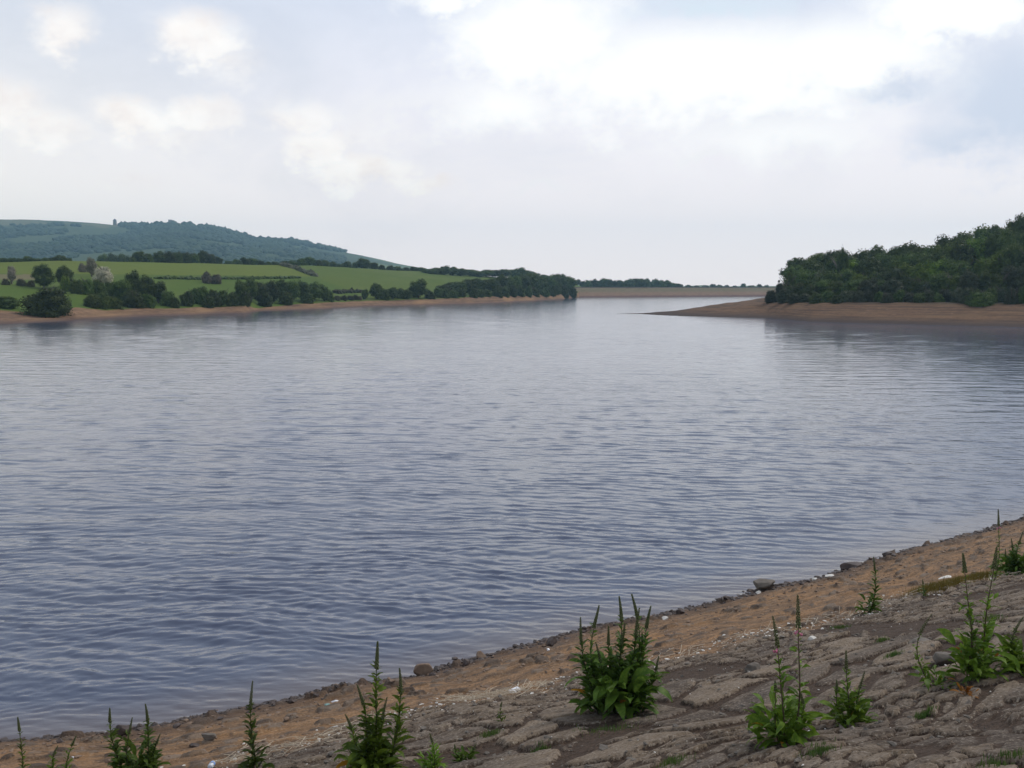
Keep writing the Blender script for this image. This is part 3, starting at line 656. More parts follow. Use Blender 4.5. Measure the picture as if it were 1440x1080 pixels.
# hilltop tower and summit hut
p = at(165, HOR, 2790); z = terr_z(165, 2790)-1; zt = hy(309.5, 2790)
t = empty('stone_tower', (p.x, 2790, z)); tag(t, 'narrow dark stone tower alone on the moorland skyline at the left', 'tower')
A = Acc(); hh = zt-z-4; w_ = 4.2; 
A.add([[sx*w_*k, sy*w_*k, q] for q, k in ((-5, 1), (hh, .86)) for sx, sy in ((-1, -1), (1, -1), (1, 1), (-1, 1))], [[0, 1, 5, 4], [1, 2, 6, 5], [2, 3, 7, 6], [3, 0, 4, 7]]); A.build('tower_wall', M['stonework'], t)
A = Acc(); A.add([[sx*w_*.95, sy*w_*.95, hh] for sx, sy in ((-1, -1), (1, -1), (1, 1), (-1, 1))]+[[0, -w_*.5, hh+4.5], [0, w_*.5, hh+4.5]], [[0, 1, 4, 4][:4]]*0 or [[1, 2, 5, 4], [3, 0, 4, 5]]); A.add([[-w_*.95, -w_*.95, hh], [w_*.95, -w_*.95, hh], [0, -w_*.5, hh+4.5]], [[0, 1, 2]]); A.add([[-w_*.95, w_*.95, hh], [w_*.95, w_*.95, hh], [0, w_*.5, hh+4.5]], [[1, 0, 2]]); A.build('roof', M['slate'], t)
for q in (.35, .62):
    A = Acc(); zz = hh*q; yy = -w_*(1-.14*q)-.15; A.add([[-.8, yy, zz], [.8, yy, zz], [.8, yy, zz+3], [-.8, yy, zz+3]], [[0, 1, 2, 3]]); A.build('window', M['slate'], t)
p = at(243, HOR, 2795); z = terr_z(243, 2795)-.5
t = empty('summit_tower', (p.x, 2795, z)); tag(t, 'tiny squat stone tower on the rounded green summit of the hill', 'tower')
A = Acc(); w_ = 5.0
A.add([[sx*w_, sy*w_, q] for q in (-4, 7.) for sx, sy in ((-1, -1), (1, -1), (1, 1), (-1, 1))], [[0, 1, 5, 4], [1, 2, 6, 5], [2, 3, 7, 6], [3, 0, 4, 7], [4, 5, 6, 7]]); A.build('tower_wall', M['stonework'], t)
A = Acc()
for sx in (-1, -.33, .33, 1):
    A.add([[sx*4.3+a_*.8, -w_+.8+b_*.8, q] for q in (7.0, 8.6) for a_, b_ in ((-1, -1), (1, -1), (1, 1), (-1, 1))], [[0, 1, 5, 4], [1, 2, 6, 5], [2, 3, 7, 6], [3, 0, 4, 7], [4, 5, 6, 7]])
A.build('battlement', M['stonework'], t)

# hedges and lane line in the fields
def linefeature(name, pts, label, cat, mat, hgt, wid):
    A = Acc(); r = np.random.default_rng(len(pts)*7+int(pts[0][0])); P = []
    for (x0, y0), (x1, y1) in zip(pts[:-1], pts[1:]):
        n = max(2, int(abs(x1-x0)/1.6))
        for q in range(n):
            px = x0+(x1-x0)*q/n; py = y0+(y1-y0)*q/n
            j = int(round((px-cols[0])/5)); s_ok = (TS > 2.2) & (TS < 5.01); pyc = HOR-(TH[:, j]-EYE)*FPX/TD[:, j]
            D = float(np.interp(-py, -pyc[s_ok], TD[s_ok, j])); z = terr_z(px, D); P.append((at(px, HOR, D).x, D, z))
    O = np.array(P[0])
    for (x, y, z) in P:
        for c_ in range(2):
            h = hgt*r.uniform(.7, 1.25); V = ICO1[0]*np.array([wid, wid, h])*(1+.25*r.normal(size=(len(ICO1[0]), 1))); A.add(V+np.array([x+r.normal()*.5, y+r.normal()*.5, z+h*.3])-O, ICO1[1])
    tag(A.build(name, M[mat], loc=tuple(O)), label, cat)
linefeature('hedge', [(222, 392), (285, 393), (350, 392.5), (420, 391)], 'thin dark hedge line crossing the green field through the pinkish hawthorns', 'hedge', 'crown_dark', .75, 1.1)
linefeature('lane_hedge', [(398, 374), (415, 378), (430, 384), (444, 389)], 'dark brown hedge running diagonally down the green field from the crest', 'hedge', 'crown_hedge', 1.3, 1.7)
linefeature('hedge', [(470, 412), (485, 411.5), (508, 411)], 'short dark hedge across the gap in the shore trees', 'hedge', 'crown_hedge', 1.1, 1.2)

# ------------------------------------------------------------------ stones on the near shore
def rock(name, px, py, sx, sy, sz, mat, label, cat='rock', seed=0, rz=0, group=None, lift=.25, cut=.5):
    p = bankpt(px, py); V = ICO4[0].copy(); r = random.Random(seed)
    off = Vector((seed*3.7, seed*1.3, 0)); out = []
    pl = [(Vector((r.gauss(0, 1), r.gauss(0, 1), r.gauss(0, 1))).normalized(), r.uniform(cut, cut+.35)) for _ in range(11)]
    for v in V:
        v = Vector(v)
        for nrm, d_ in pl:
            q = v.dot(nrm)-d_
            if q > 0: v = v - nrm*q*.93
        v = v*(1+.10*mnoise.fractal(v*1.6+off, .9, 2.1, 4)); out.append((v.x*sx, v.y*sy, v.z*sz))
    o = link(name, mesh_np(name, out, [ICO4[1]], True), M[mat], loc=(p.x, p.y, p.z+sz*lift)); o.rotation_euler = (r.uniform(-.1, .1), r.uniform(-.1, .1), rz)
    return tag(o, label, cat, group)
rock('rock', 597, 950, .23, .18, .17, 'rock_brown', 'rounded brown boulder at the water edge left of the middle', seed=3, lift=.55)
rock('rock', 1076, 829, .42, .25, .14, 'rock_grey', 'flat grey slab of rock lying in the water at the edge', seed=5, rz=.3, lift=.4)
rock('rock', 1198, 799, .36, .25, .15, 'rock_dark', 'dark wet rock on the shoreline left of the slender lone plant', seed=8, rz=.4, lift=.3)
rock('rock', 776, 906, .15, .14, .12, 'rock_dark', 'dark angular rock at the water edge left of the big leafy plant', seed=9, rz=.5, lift=.4)
rock('rock', 676, 928, .14, .13, .13, 'rock_brown', 'small knobbly rock at the water edge right of the brown boulder', seed=12, lift=.4)
rock('rock', 655, 936, .10, .10, .09, 'rock_dark', 'small dark rock between the brown boulder and the knobbly rock', seed=13, lift=.4)
rock('rock', 957, 862, .12, .10, .09, 'rock_dark', 'small dark rock on the shoreline right of the big leafy plant', seed=15, lift=.4)
rock('rock', 174, 1036, .17, .12, .10, 'rock_dark', 'dark rock at the water edge behind the twin stemmed plant', seed=16, lift=.4)
rock('rock', 293, 1046, .13, .10, .06, 'rock_grey', 'low greenish grey rock on the sand above the litter bottle', seed=18, lift=.3)
rock('rock', 274, 1052, .09, .08, .05, 'rock_dark', 'small dark stone beside the greenish grey rock on the sand', seed=19, lift=.3)
rock('rock', 1166, 812, .14, .10, .08, 'rock_pale', 'whitish stone at the water edge just left of the dark wet rock', seed=21, lift=.4)
rock('rock', 1147, 816, .10, .07, .07, 'rock_pale', 'white stone lying in the shallows between the slab and the dark rock', seed=22, lift=.4)
rock('rock', 1066, 834, .11, .08, .07, 'rock_pale', 'white stone in front of the flat grey slab in the water', seed=23, lift=.4)
rock('rock', 935, 872, .10, .07, .05, 'rock_pale', 'pale flat stone near the water right of the big leafy plant', seed=24, lift=.4)
rock('rock', 1248, 786, .16, .12, .08, 'rock_dark', 'dark low rock on the shoreline right of the slender lone plant', seed=26, lift=.3)
rock('rock', 1330, 812, .26, .10, .05, 'rock_pale', 'long whitish stone on the sand beside the dry yellow grass', seed=27, rz=.5, lift=.3)
rock('rock', 1142, 902, .10, .08, .05, 'rock_pale', 'small white stone at the edge of the sand above the pink flowered plant', seed=28, lift=.3)
rock('rock', 868, 935, .10, .08, .05, 'rock_pale', 'small cream stone behind the big leafy plant', seed=29, lift=.3)
rock('rock', 1290, 905, .26, .16, .09, 'rock_grey', 'grey lump of stone on the bank left of the tall plant cluster', seed=30, rz=.5, lift=.1)
rock('rock', 1330, 938, .18, .14, .13, 'rock_grey', 'pale purplish block among the tall plant cluster at the right', seed=31, rz=.2, lift=.3)
rock('rock', 1060, 945, .16, .12, .09, 'rock_grey', 'broken grey stone left of the pink flowered plant', seed=33, rz=.2, lift=.2)
# gravel: nobody could count it
def gravel(name, n, fn, smin, smax, mat, label, seed, flat=.6):
    r = np.random.default_rng(seed); U_, W_ = fn(r, n); x, y = uwxy(U_, W_); z = ground_height(U_, W_)[0]
    V0, F0 = ICO1; k = len(V0); s_ = smin+(smax-smin)*r.random(n)**3
    V = V0[None]*(1+.28*r.normal(size=(n, k, 1)))*s_[:, None, None]*np.stack([r.uniform(.8, 1.6, n), r.uniform(.7, 1.2, n), r.uniform(.4, .9, n)*flat*1.4], -1)[:, None]
    a = r.uniform(0, 6.28, n); ca, sa = np.cos(a)[:, None], np.sin(a)[:, None]
    V = np.stack([V[..., 0]*ca-V[..., 1]*sa, V[..., 0]*sa+V[..., 1]*ca, V[..., 2]], -1) + np.stack([x, y, z+s_*.15], -1)[:, None]
    F = F0[None]+np.arange(n)[:, None, None]*k
    tag(link(name, mesh_np(name, V.reshape(-1, 3), [F.reshape(-1, 3)]), M[mat]), label, 'gravel', kind='stuff')
gravel('gravel', 3800, lambda r, n: (r.uniform(-5, 40, n), np.abs(r.normal(size=n))*.30-.08), .010, .075, 'rock_dark', 'dark wet gravel along the water edge', 1)
gravel('gravel', 3600, lambda r, n: (r.uniform(-5, 36, n), r.uniform(.1, 6, n)*r.uniform(.3, 1, n)), .008, .05, 'rock_brown', 'brown pebbles strewn over the sandy beach', 2)
def bandf(r, n):
    u = r.uniform(-3, 30, n); return u, wb(u)+r.normal(size=n)*.38
gravel('gravel', 1300, bandf, .007, .032, 'rock_pale', 'pale chips along the upper edge of the sand', 3)
def revf(r, n):
    u = r.uniform(-4, 26, n); return u, np.minimum(wb(u)+r.uniform(0, 8, n), WCAM-3)
gravel('gravel', 3000, revf, .008, .045, 'rock_grey', 'loose grey chippings lying on the stone bank', 4)
gravel('gravel', 350, revf, .006, .016, 'rock_pale', 'scattered tiny white chips on the stone bank', 5)
# dry stems washed up along the top of the sand
def twigs(name, n, fn, label, seed, ln=(.08, .5), rad=.0035):
    A = Acc(); r = np.random.default_rng(seed); U_, W_ = fn(r, n)
    for u, w in zip(U_, W_):
        a = r.normal()*.45; L_ = r.uniform(*ln)*r.uniform(.4, 1); q = np.linspace(-.5, .5, 5); bend = r.normal()*.15*L_
        uu = u+np.cos(a)*L_*q+bend*q**2; ww = w+np.sin(a)*L_*q+bend*q**2*2; x, y = uwxy(uu, ww)
        z = ground_height(uu, ww)[0].max()+.01+abs(r.normal())*.02+q*r.normal()*.06
        A.add(*tube(np.stack([x, y, z], -1), rad*r.uniform(.6, 1.6), 4))
    tag(A.build(name, M['twig']), label, 'twigs', kind='stuff')
def pxrange(x0, x1):
    (_, u0, _), (_, u1, _) = hit(x0, np.interp(x0, [a for a, b in BPX], [b for a, b in BPX])), hit(x1, np.interp(x1, [a for a, b in BPX], [b for a, b in BPX]))
    return u0, u1
u0_, u1_ = pxrange(640, 760)
twigs('dry_stems', 240, lambda r, n: ((lambda u: (u, wb(u)-.25+r.normal(size=n)*.22))(r.uniform(u0_, u1_, n))), 'heap of pale dry stems washed up beside the white carton', 2)
u0_, u1_ = pxrange(300, 560)
twigs('dry_stems', 150, lambda r, n: ((lambda u: (u, wb(u)-.1+r.normal(size=n)*.3))(r.uniform(u0_, u1_, n))), 'pale dry stems on the sand near the bottom left plants', 3)
u0_, u1_ = pxrange(900, 1440)
twigs('dry_stems', 220, lambda r, n: ((lambda u: (u, wb(u)-.1+r.normal(size=n)*.28))(r.uniform(u0_, u1_, n))), 'thin pale line of dry stems along the right part of the beach', 4, (.1, .45))
# litter
p = bankpt(724, 973); A = Acc(); a_, b_, c_ = .085, .055, .035
box = empty('carton', (p.x, p.y, p.z+.02), .3); box.rotation_euler = (.25, -.2, .5); tag(box, 'crushed white plastic carton lying beside the dry stems', 'litter')
V = []
for z_, k in ((-c_, .82), (-c_*.2, .95), (c_, 1.05)):
    for sx, sy in ((-1, -1), (0, -1.1), (1, -1), (1.08, 0), (1, 1), (0, .9), (-1, 1), (-1, 0)): V.append((sx*a_*k, sy*b_*k, z_))
V.append((0, 0, -c_)); F4 = []
for q in range(2):
    for k in range(8): F4.append([q*8+k, q*8+(k+1) % 8, q*8+8+(k+1) % 8, q*8+8+k])
A.add(V, F4); A.add(V, [[(k+1) % 8, k, 24] for k in range(8)]); A.build('tub', M['white_plastic'], box)
A = Acc(); A.add([(x*a_*1.12, y*b_*1.12, c_+.004+z) for z in (0, .006) for x, y in ((-1, -1), (1, -1), (1.02, 1), (-1, .97))], [[3, 2, 1, 0], [4, 5, 6, 7], [0, 1, 5, 4], [1, 2, 6, 5], [2, 3, 7, 6], [3, 0, 4, 7]]); A.build('lid', M['white_plastic'], box)
p = bankpt(298, 1078); bt = empty('bottle', (p.x, p.y, p.z+.05)); tag(bt, 'discarded plastic bottle with a blue film label in the bottom left corner', 'bottle')
dirb = (bankpt(313, 1062)-p).normalized(); bt.rotation_mode = 'QUATERNION'; bt.rotation_quaternion = dirb.to_track_quat('Z', 'Y')
def lathe(prof, n=20):
    V = []; F = []
    for z_, r_ in prof:
        for k in range(n): V.append((r_*math.cos(k*2*math.pi/n)*(1+.06*math.sin(k*3+z_*40)), r_*math.sin(k*2*math.pi/n), z_))
    for q in range(len(prof)-1):
        for k in range(n): F.append([q*n+k, q*n+(k+1) % n, (q+1)*n+(k+1) % n, (q+1)*n+k])
    return V, F
A = Acc(); A.add(*lathe([(-.12, .001), (-.12, .034), (-.10, .038), (-.03, .037), (.05, .038), (.075, .037), (.115, .018), (.13, .013), (.135, .013)])); A.build('bottle_body', M['clear_plastic'], bt, smooth=True)
A = Acc(); A.add(*lathe([(-.035, .040), (-.03, .0405), (.045, .0405), (.05, .040)])); A.build('bottle_label', M['blue_label'], bt, smooth=True)
A = Acc(); A.add(*lathe([(.13, .016), (.155, .016), (.157, .001)])); A.build('bottle_cap', M['white_plastic'], bt, smooth=True)
rock('wrapper', 460, 993, .07, .05, .02, 'teal_plastic', 'small crumpled teal wrapper on the sand left of the large bottom plant', 'litter', 41)
rock('wrapper', 470, 987, .10, .05, .03, 'white_plastic', 'small crumpled white wrapper next to the teal one', 'litter', 42)
rock('plastic_scrap', 771, 914, .045, .035, .04, 'white_plastic', 'tiny white scrap of plastic just below the dark angular rock', 'litter', 43)
rock('plastic_scrap', 102, 1066, .035, .03, .025, 'white_plastic', 'tiny white scrap on the stones at the bottom left corner', 'litter', 44)

# ------------------------------------------------------------------ foreground plants
def leafgeo(A, base, azim, elev, L_, wd, droop, r, fold=.25, seg=6):
    # lance shaped, arching leaf with a fold along the midrib, twisting and turning a little
    up = np.array([0, 0, 1.]); P = np.array(base, dtype=float); el = elev; V = []; st = L_/seg
    roll = r.normal()*.45; az = azim; turn = r.normal()*.12; tw = r.normal()*.10
    for k in range(seg+1):
        d = np.array([math.cos(az), math.sin(az), 0.]); side = np.cross(d, up)
        t = k/seg; hw = wd*.5*(math.sin(math.pi*min(1, t*.93+.07)**.85)+.03)*(1+.16*r.normal())
        dirv = d*math.cos(el)+up*math.sin(el); nrm = -d*math.sin(el)+up*math.cos(el)
        sv = side*math.cos(roll)+nrm*math.sin(roll)
        V += [P-sv*hw+nrm*hw*fold, P, P+sv*hw+nrm*hw*fold]
        P = P+dirv*st; el -= droop/seg*(.5+t); az += turn; roll += tw
    F = []
    for k in range(seg): F += [[3*k, 3*k+1, 3*k+4, 3*k+3], [3*k+1, 3*k+2, 3*k+5, 3*k+4]]
    A.add(V, F)
def plant(px, py, tips, spread, nbasal, label, seed, mat='leaf', name='foxglove', leaf=1.0, old=2, pink=(), spike=.24, nst=1.0, cat='plant', stemcol='stem', stem_leaf=True, thin=1.0):
    """tips: (picture column, picture row) of each stem tip"""
    r = np.random.default_rng(seed); p = bankpt(px, py); D = p.y; S = D/FPX/math.cos(PITCH)
    e = empty(name, (p.x, p.y, p.z)); tag(e, label, cat, 'leafy weeds on the near bank')
    sc = (ray(px, py).length*D/ray(px, py).y)/FPX*.98      # metres for one picture pixel here
    A = Acc(); B = Acc(); maxh = 0; stems_P = []
    for k, (tx, ty) in enumerate(tips):
        H = (py-ty)*sc; maxh = max(maxh, H); dx = (tx-px)*sc; dy = r.uniform(-.12, .12)*min(1, H)
        bx_, by_ = (r.normal()*.035+dx*.35*min(1, len(tips)/2), r.normal()*.05) if len(tips) > 1 else (0, 0)
        q = np.linspace(0, 1, 12)
        P = np.stack([bx_+(dx-bx_)*(q**.8)+(.012*np.sin(q*7+k)+.07*r.normal()*np.sin(q*3.1))*H, by_+(dy-by_)*q, -.06+(H+.06)*q], -1)
        stems_P.append(P)
        st = Acc(); st.add(*tube(P, np.linspace(.0085, .0025, 12)*(.7+.4*H)*thin, 6)); st.build('stem', M[stemcol], e, smooth=True)
        # spike of buds
        sp = Acc(); s0 = 1-spike*(.8+.4*r.random()); nb = int(46*H*nst)+16
        for b in range(nb):
            t = s0+(1-s0)*(b/nb); cpt = np.array([np.interp(t, q, P[:, i]) for i in range(3)]); a = b*2.4
            rr_ = (.010*(1-(t-s0)/(1-s0))**.5+.003)*(.7+.5*H); dv = np.array([math.cos(a), math.sin(a), .7])
            sz = (.011*(1-.55*(t-s0)/(1-s0)))*(.75+.45*H)
            V = ICO1[0]*np.array([sz*.7, sz*.7, sz*1.1])*(1+.1*r.normal(size=(12, 1)) if len(ICO1[0]) == 12 else 1); sp.add(V+cpt+dv*rr_, ICO1[1])
        sp.build('flower_spike', M['bud'], e, smooth=True)
        if k in pink:
            for b in range(2):
                fl = Acc()
                t = s0-.01-.13*(b/7)*r.uniform(.6, 1.2); cpt = np.array([np.interp(t, q, P[:, i]) for i in range(3)]); a = r.uniform(0, 6.28)
                d = np.array([math.cos(a), math.sin(a), -.65]); d /= np.linalg.norm(d)
                fl.add(*tube([cpt, cpt+d*.016, cpt+d*.036, cpt+d*.05], [.003, .008, .011, .016], 7))
                fl.build('flower', M['pink'], e, smooth=True)
        # stem leaves
        if stem_leaf:
            nl = int((48*H+10)*nst)
            for b in range(nl):
                t = .06+(s0-.02)*(b/nl); cpt = np.array([np.interp(t, q, P[:, i]) for i in range(3)])
                L_ = (.25*(1-t)**.9+.035)*r.uniform(.6, 1.15)*leaf; leafgeo(A, cpt, b*2.4+r.normal()*.3, R(48)*(1-.2*t)+r.normal()*.25, L_, L_*.25, R(75)*(1-.45*t), r)
    stems_P.sort(key=lambda P: -P[-1][2])
    for b in range(int(nbasal*1.3) if len(tips) > 1 else nbasal//2):      # leafy lower stems: smaller leaves over the whole mound
        P = stems_P[int(r.integers(0, len(stems_P)))]; t = r.uniform(.08, .68)**1.1; q = np.linspace(0, 1, 12)
        cpt = np.array([np.interp(t, q, P[:, i]) for i in range(3)]); out = r.uniform(0, .30)*spread*sc*(1-t); a = r.uniform(0, 6.28)
        cpt = cpt+np.array([math.cos(a)*out, math.sin(a)*out, -out*.2]); cpt[2] = max(cpt[2], .01); L_ = spread*sc*r.uniform(.16, .42)*(1.15-t*.7)
        leafgeo(A, cpt, a+r.normal()*.5, R(r.uniform(5, 65)), L_, L_*r.uniform(.24, .36), R(r.uniform(30, 100)), r)
    for b in range(nbasal):
        a = b*2.4+r.normal()*.4; L_ = spread*sc*r.uniform(.26, .66)*(.6 if b < old else 1); el = R(r.uniform(-5, 80)); rad = r.uniform(0, .5)*spread*sc
        z0 = r.uniform(0, .6)**1.3*min(maxh*.6, spread*sc*1.3)
        tgt = Acc() if b < old else A
        leafgeo(tgt, (math.cos(a)*rad, math.sin(a)*rad, z0+.01), a, el, L_, L_*r.uniform(.22, .32), R(r.uniform(50, 115)), r)
        if b < old: o = tgt.build('withered_leaf', M['leaf_old'], e, smooth=True); o['label'] = 'orange withered leaf'
    if A.n: A.build('foliage', M[mat], e, smooth=True)
    return e
plant(27, 1098, [(28, 1014)], 18, 10, 'single thin spike rising from the bottom left corner', 1, leaf=.6, old=0)
plant(88, 1096, [(86, 1046), (104, 1038)], 20, 24, 'short weed with two faint shoots at the bottom left', 2, leaf=.7, old=1)
plant(198, 1098, [(166, 1003), (210, 997), (188, 1022), (226, 1040)], 44, 60, 'bushy plant with two tall spikes at the bottom left', 3, 'leaf_deep', old=1, leaf=.9)
plant(357, 1096, [(355, 970)], 34, 26, 'single upright spike with paired leaves right of the litter bottle', 4, 'leaf_deep', leaf=.95, old=1)
plant(518, 1094, [(530, 910), (557, 948), (488, 1006), (505, 968), (545, 985)], 62, 95, 'large bright green plant at the bottom edge with one tall central spike', 5, 'leaf', old=5, leaf=1.05)
plant(606, 1088, [(604, 1036)], 34, 22, 'small sprawling green weed just right of the large bottom plant', 6, 'leaf', leaf=.7, old=1)
plant(655, 1064, [(640, 1040), (668, 1040)], 26, 20, 'little drooping sprig on the bank right of the sprawling weed', 7, 'leaf_deep', leaf=.7, old=0)
plant(867, 1004, [(816, 870), (842, 858), (869, 846), (887, 842), (898, 858), (913, 857), (855, 885), (876, 880), (900, 895), (838, 905), (924, 925)], 78, 170, 'biggest dark leafy plant with a crown of many spikes in the middle foreground', 8, 'leaf_deep', old=6, leaf=1.05)
plant(1100, 1046, [(1116, 851), (1084, 880), (1090, 965), (1120, 975)], 62, 90, 'leafy plant with a very tall thin spike and pink flowers right of centre', 9, 'leaf', old=5, pink=(0, 1), stemcol='stem_red', leaf=.62, nst=.55, spike=.2)
plant(1198, 1022, [(1190, 925), (1212, 950), (1176, 960)], 46, 60, 'shorter bushy plant just right of the pink flowered one', 10, 'leaf', old=4, leaf=.75, nst=.7)
plant(1220, 858, [(1222, 780)], 24, 34, 'small lone plant with one spike where the sand meets the stones', 11, 'leaf_deep', old=0)
plant(1372, 962, [(1344, 800), (1386, 792), (1352, 870), (1366, 895)], 60, 80, 'tall sparse plant with two long bare stems near the right edge', 12, 'leaf', old=4, stemcol='stem_red', leaf=.75, nst=.55, spike=.16)
plant(1316, 972, [(1311, 876)], 36, 40, 'thin single stemmed plant left of the tall sparse one', 13, 'leaf', old=3, stemcol='stem_red', leaf=.6, nst=.55)
plant(1434, 948, [(1438, 880), (1420, 900)], 48, 56, 'low spreading plant cut by the right edge of the photo', 14, 'leaf', old=3, leaf=.85)
plant(1397, 818, [(1399, 726)], 14, 10, 'very thin spike with pink flowers standing against the water at the right', 15, 'leaf', old=1, pink=(0,), stemcol='stem_red', leaf=.6, nst=.7)
plant(1428, 808, [(1420, 762), (1432, 752), (1412, 775), (1444, 760)], 34, 80, 'dense dark bushy plant at the right edge above the stones', 16, 'leaf_deep', old=1, leaf=.9)
plant(1360, 984, [(1358, 968)], 24, 14, 'low orange withered weed below the tall sparse plant', 17, 'leaf_old', old=0, leaf=.5)
plant(705, 1018, [(706, 990)], 12, 8, 'tiny seedling on the bank between the carton and the big dark plant', 18, 'leaf', old=0, leaf=.4, thin=.6)
plant(1298, 838, [(1296, 815)], 12, 12, 'tiny dark seedling at the left end of the dry yellow grass', 19, 'leaf_deep', old=0, leaf=.5, thin=.6)
# grass
def grass(name, n, fn, hmax, mat, label, seed):
    r = np.random.default_rng(seed); U_, W_ = fn(r, n); x, y = uwxy(U_, W_); z = ground_height(U_, W_)[0]
    h = hmax*r.uniform(.4, 1, n); a = r.uniform(0, 6.28, n); w_ = .0035; lx, ly = np.cos(a)*h*.5*r.random(n), np.sin(a)*h*.5*r.random(n); sx, sy = -np.sin(a)*w_, np.cos(a)*w_
    V = np.stack([np.stack([x-sx, y-sy, z-.01], -1), np.stack([x+sx, y+sy, z-.01], -1), np.stack([x+lx*.4+sx*.8, y+ly*.4+sy*.8, z+h*.6], -1), np.stack([x+lx*.4-sx*.8, y+ly*.4-sy*.8, z+h*.6], -1), np.stack([x+lx, y+ly, z+h], -1)], 1)
    b = np.arange(n)*5; tag(link(name, mesh_np(name, V.reshape(-1, 3), [np.stack([b, b+1, b+2, b+3], -1), np.stack([b+3, b+2, b+4], -1)]), M[mat]), label, 'grass', kind='stuff')
def around(spots):
    def f(r, n):
        k = r.integers(0, len(spots), n); c = np.array([hit(a, b)[1:] for a, b, _ in spots]); s_ = np.array([q for _, _, q in spots])
        return c[k, 0]+r.normal(size=n)*s_[k], c[k, 1]+r.normal(size=n)*s_[k]*.6
    return f
grass('dry_grass', 3800, around([(1306, 830, .28), (1320, 828, .3), (1345, 820, .3), (1365, 815, .3), (1380, 812, .25)]), .17, 'drygrass', 'patch of dry yellow grass where the sand meets the stones at the right', 1)
grass('green_tufts', 2600, around([(945, 1072, .10), (1410, 1075, .1), (690, 1035, .08), (1255, 930, .08), (1300, 1010, .07), (1180, 880, .1), (860, 1020, .2), (1395, 880, .12), (1150, 1060, .1), (1240, 905, .06), (760, 1050, .06)]), .07, 'grass_green', 'sparse green moss and grass in the joints of the stone bank', 2)

# ------------------------------------------------------------------ haze
def boxmesh(name, lo, hi):
    V = [(x, y, z) for z in (lo[2], hi[2]) for x, y in ((lo[0], lo[1]), (hi[0], lo[1]), (hi[0], hi[1]), (lo[0], hi[1]))]
    return mesh_np(name, V, [[[3, 2, 1, 0], [4, 5, 6, 7], [0, 1, 5, 4], [1, 2, 6, 5], [2, 3, 7, 6], [3, 0, 4, 7]]])
m = N('haze_air'); v = m.new('ShaderNodeVolumePrincipled'); v.inputs['Color'].default_value = (.46, .77, 1, 1); v.inputs['Density'].default_value = .00017; v.inputs['Anisotropy'].default_value = .2
m.l(v.outputs[0], m.out.inputs['Volume'])
tag(link('haze', boxmesh('haze', (-3600, -700, -3.2), (3600, 3800, 240)), m.m), 'pale bluish haze in the air over the whole valley', 'haze', kind='stuff')

# ------------------------------------------------------------------ sky and light
SUN_EL, SUN_AZ = R(48), R(55)            # azimuth clockwise from the view direction (+Y)
wd = bpy.data.worlds.new('World'); SC.world = wd; wd.use_nodes = True; T = wd.node_tree; T.nodes.clear()
m = N.__new__(N); m.t = T
out = m.new('ShaderNodeOutputWorld'); bg = m.new('ShaderNodeBackground'); m.l(bg.outputs[0], out.inputs[0]); bg.inputs[1].default_value = .1
sky = m.new('ShaderNodeTexSky', sky_type='NISHITA'); sky.sun_disc = False; sky.sun_elevation = SUN_EL; sky.sun_rotation = SUN_AZ; sky.dust_density = 2.0; sky.altitude = 180
tc = m.new('ShaderNodeTexCoord').outputs['Generated']
nrmz = m.new('ShaderNodeVectorMath', operation='NORMALIZE'); m.l(tc, nrmz.inputs[0]); dv = nrmz.outputs[0]
sp = m.new('ShaderNodeSeparateXYZ'); m.l(dv, sp.inputs[0])
az = m.math('ARCTAN2', sp.outputs[0], sp.outputs[1]); el = m.math('ARCSINE', sp.outputs[2])
AZ = m.math('MULTIPLY', az, 10); EL = m.math('MULTIPLY', el, 10)
def azel(px, py):
    r = ray(px, py).normalized(); return math.atan2(r.x, r.y)*10, math.asin(r.z)*10
w1 = m.noise(m.scale(dv, 1, 1, 1.3), 9, 6, .6); w2 = m.noise(m.scale(dv, 1, 1, 1.3), 24, 6, .62); w3 = m.noise(m.scale(dv, 1, 1, 2.2), 3.2, 6, .6, .4)
wx = m.math('ADD', AZ, m.mapr(w1, 0, 1, -.55, .55)); wy = m.math('ADD', EL, m.mapr(w2, 0, 1, -.28, .28))
def blob(px, py, rx, ry, soft=.9, nz=1.0, rot=0):
    cx, cy = azel(px, py); rx, ry = rx/140, ry/140
    dx = m.math('SUBTRACT', wx, cx); dy = m.math('SUBTRACT', wy, cy); c, s_ = math.cos(rot), math.sin(rot)
    ex = m.math('ADD', m.math('MULTIPLY', dx, c/rx), m.math('MULTIPLY', dy, s_/rx)); ey = m.math('ADD', m.math('MULTIPLY', dx, -s_/ry), m.math('MULTIPLY', dy, c/ry))
    d = m.math('SQRT', m.math('ADD', m.math('MULTIPLY', ex, ex), m.math('MULTIPLY', ey, ey)))
    q = m.math('ADD', m.math('SUBTRACT', 1.0, d), m.mapr(w2, 0, 1, -nz*.5, nz*.5))
    n = m.new('ShaderNodeMapRange', interpolation_type='SMOOTHSTEP'); m.l(q, n.inputs[0]); n.inputs[1].default_value = 0; n.inputs[2].default_value = soft
    return n.outputs[0]
def union(L):
    o = L[0]
    for b in L[1:]: o = m.math('MAXIMUM', o, b)
    return o
def c10(r, g, b, k=1.0): return tuple(v*10*k for v in lin(r, g, b))
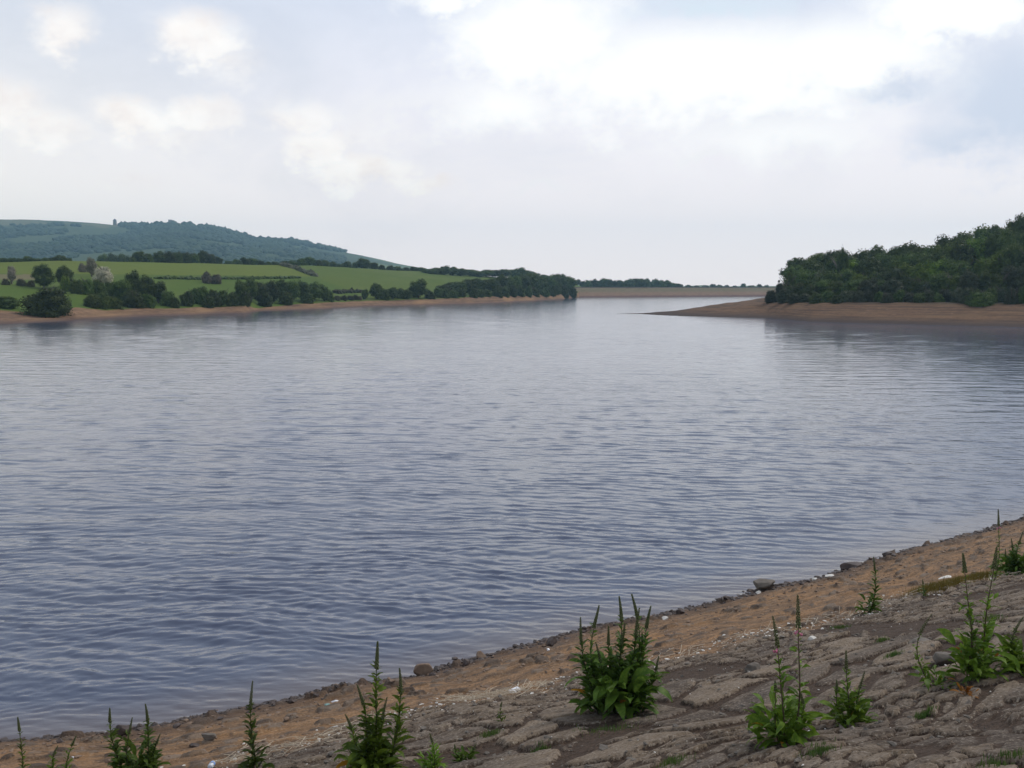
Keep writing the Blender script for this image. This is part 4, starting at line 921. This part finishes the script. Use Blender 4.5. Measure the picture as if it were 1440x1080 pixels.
# thin veil: grey lavender by the horizon, letting the pale blue through higher up
veil = m.mix(m.mapr(el, -.02, .32), c10(243, 230, 223, 1.54), c10(217, 227, 245, 1.07))
veil = m.mix(m.mapr(az, -.55, -.15, .75, 0), veil, m.mix(m.mapr(el, 0, .3), c10(245, 235, 217, 1.52), c10(218, 227, 242, 1.04)))
base = m.mix(m.mapr(m.math('ADD', el, m.mapr(w3, .3, .7, .25, -.25)), .1, .9, .95, .45), sky.outputs[0], veil)
hi = m.mapr(w3, .50, .62)                # cloud deck over the part of the sky above the picture
hi = m.math('MULTIPLY', hi, m.mapr(el, .34, .5)); base = m.mix(m.math('MULTIPLY', hi, .8), base, c10(236, 238, 242))
white = union([blob(760, 60, 200, 120, .9), blob(980, 105, 330, 95, .8), blob(1180, 90, 200, 90, .9), blob(1330, 15, 170, 62, .8), blob(700, 150, 160, 60, 1.2), blob(1100, 190, 260, 60, 1.5), blob(640, 0, 120, 30, 1.1)])
base = m.mix(m.math('MULTIPLY', white, 1.0), base, c10(255, 254, 250, 1.22))
gap = blob(1000, 8, 150, 26, 1.1); base = m.mix(m.math('MULTIPLY', gap, .8), base, c10(228, 242, 253))
blue = union([blob(1415, 140, 135, 110, .8, .35), blob(1275, 128, 85, 26, 1.2, .6), blob(1360, 195, 110, 50, 1.1, .5)]); base = m.mix(m.math('MULTIPLY', blue, .9), base, c10(216, 224, 240, 1.03))
cum = union([blob(85, 45, 58, 50, .8), blob(275, 52, 76, 44, .7), blob(310, 85, 80, 42, 1.4), blob(10, 150, 80, 42, .8), blob(70, 178, 66, 32, .8), blob(195, 165, 66, 34, .7), blob(285, 160, 56, 34, .7), blob(240, 190, 100, 34, 1.6), blob(415, 165, 76, 36, .8), blob(455, 205, 80, 34, .7),
             blob(525, 240, 108, 34, .7), blob(600, 264, 74, 19, .7), blob(500, 190, 150, 60, 1.9), blob(0, 245, 36, 24, 1.0), blob(175, 262, 90, 20, 1.5)])
base = m.mix(m.math('MULTIPLY', cum, m.mapr(w1, .35, .62, .6, 1)), base, m.mix(m.mapr(w2, .35, .65), c10(253, 243, 236, 1.10), c10(255, 251, 245, 1.22)))
wisp = union([blob(770, 266, 62, 11, 1.0), blob(990, 220, 42, 10, .9), blob(560, 150, 130, 34, 1.6)]); base = m.mix(m.math('MULTIPLY', wisp, .55), base, c10(250, 248, 245, 1.12))
m.l(base, bg.inputs[0])
sl = bpy.data.lights.new('sun', 'SUN'); sl.energy = 1.75; sl.angle = R(12); sl.color = (1, .95, .87)
so = bpy.data.objects.new('sun', sl); COL.objects.link(so)
sd_ = Vector((math.sin(SUN_AZ)*math.cos(SUN_EL), math.cos(SUN_AZ)*math.cos(SUN_EL), math.sin(SUN_EL))); so.rotation_euler = sd_.to_track_quat('Z', 'Y').to_euler(); so.location = (0, 0, 40)
SC.view_settings.view_transform = 'Standard'; SC.view_settings.look = 'None'; SC.view_settings.exposure = 0; SC.view_settings.gamma = 1
print('OBJECTS', len(bpy.data.objects))
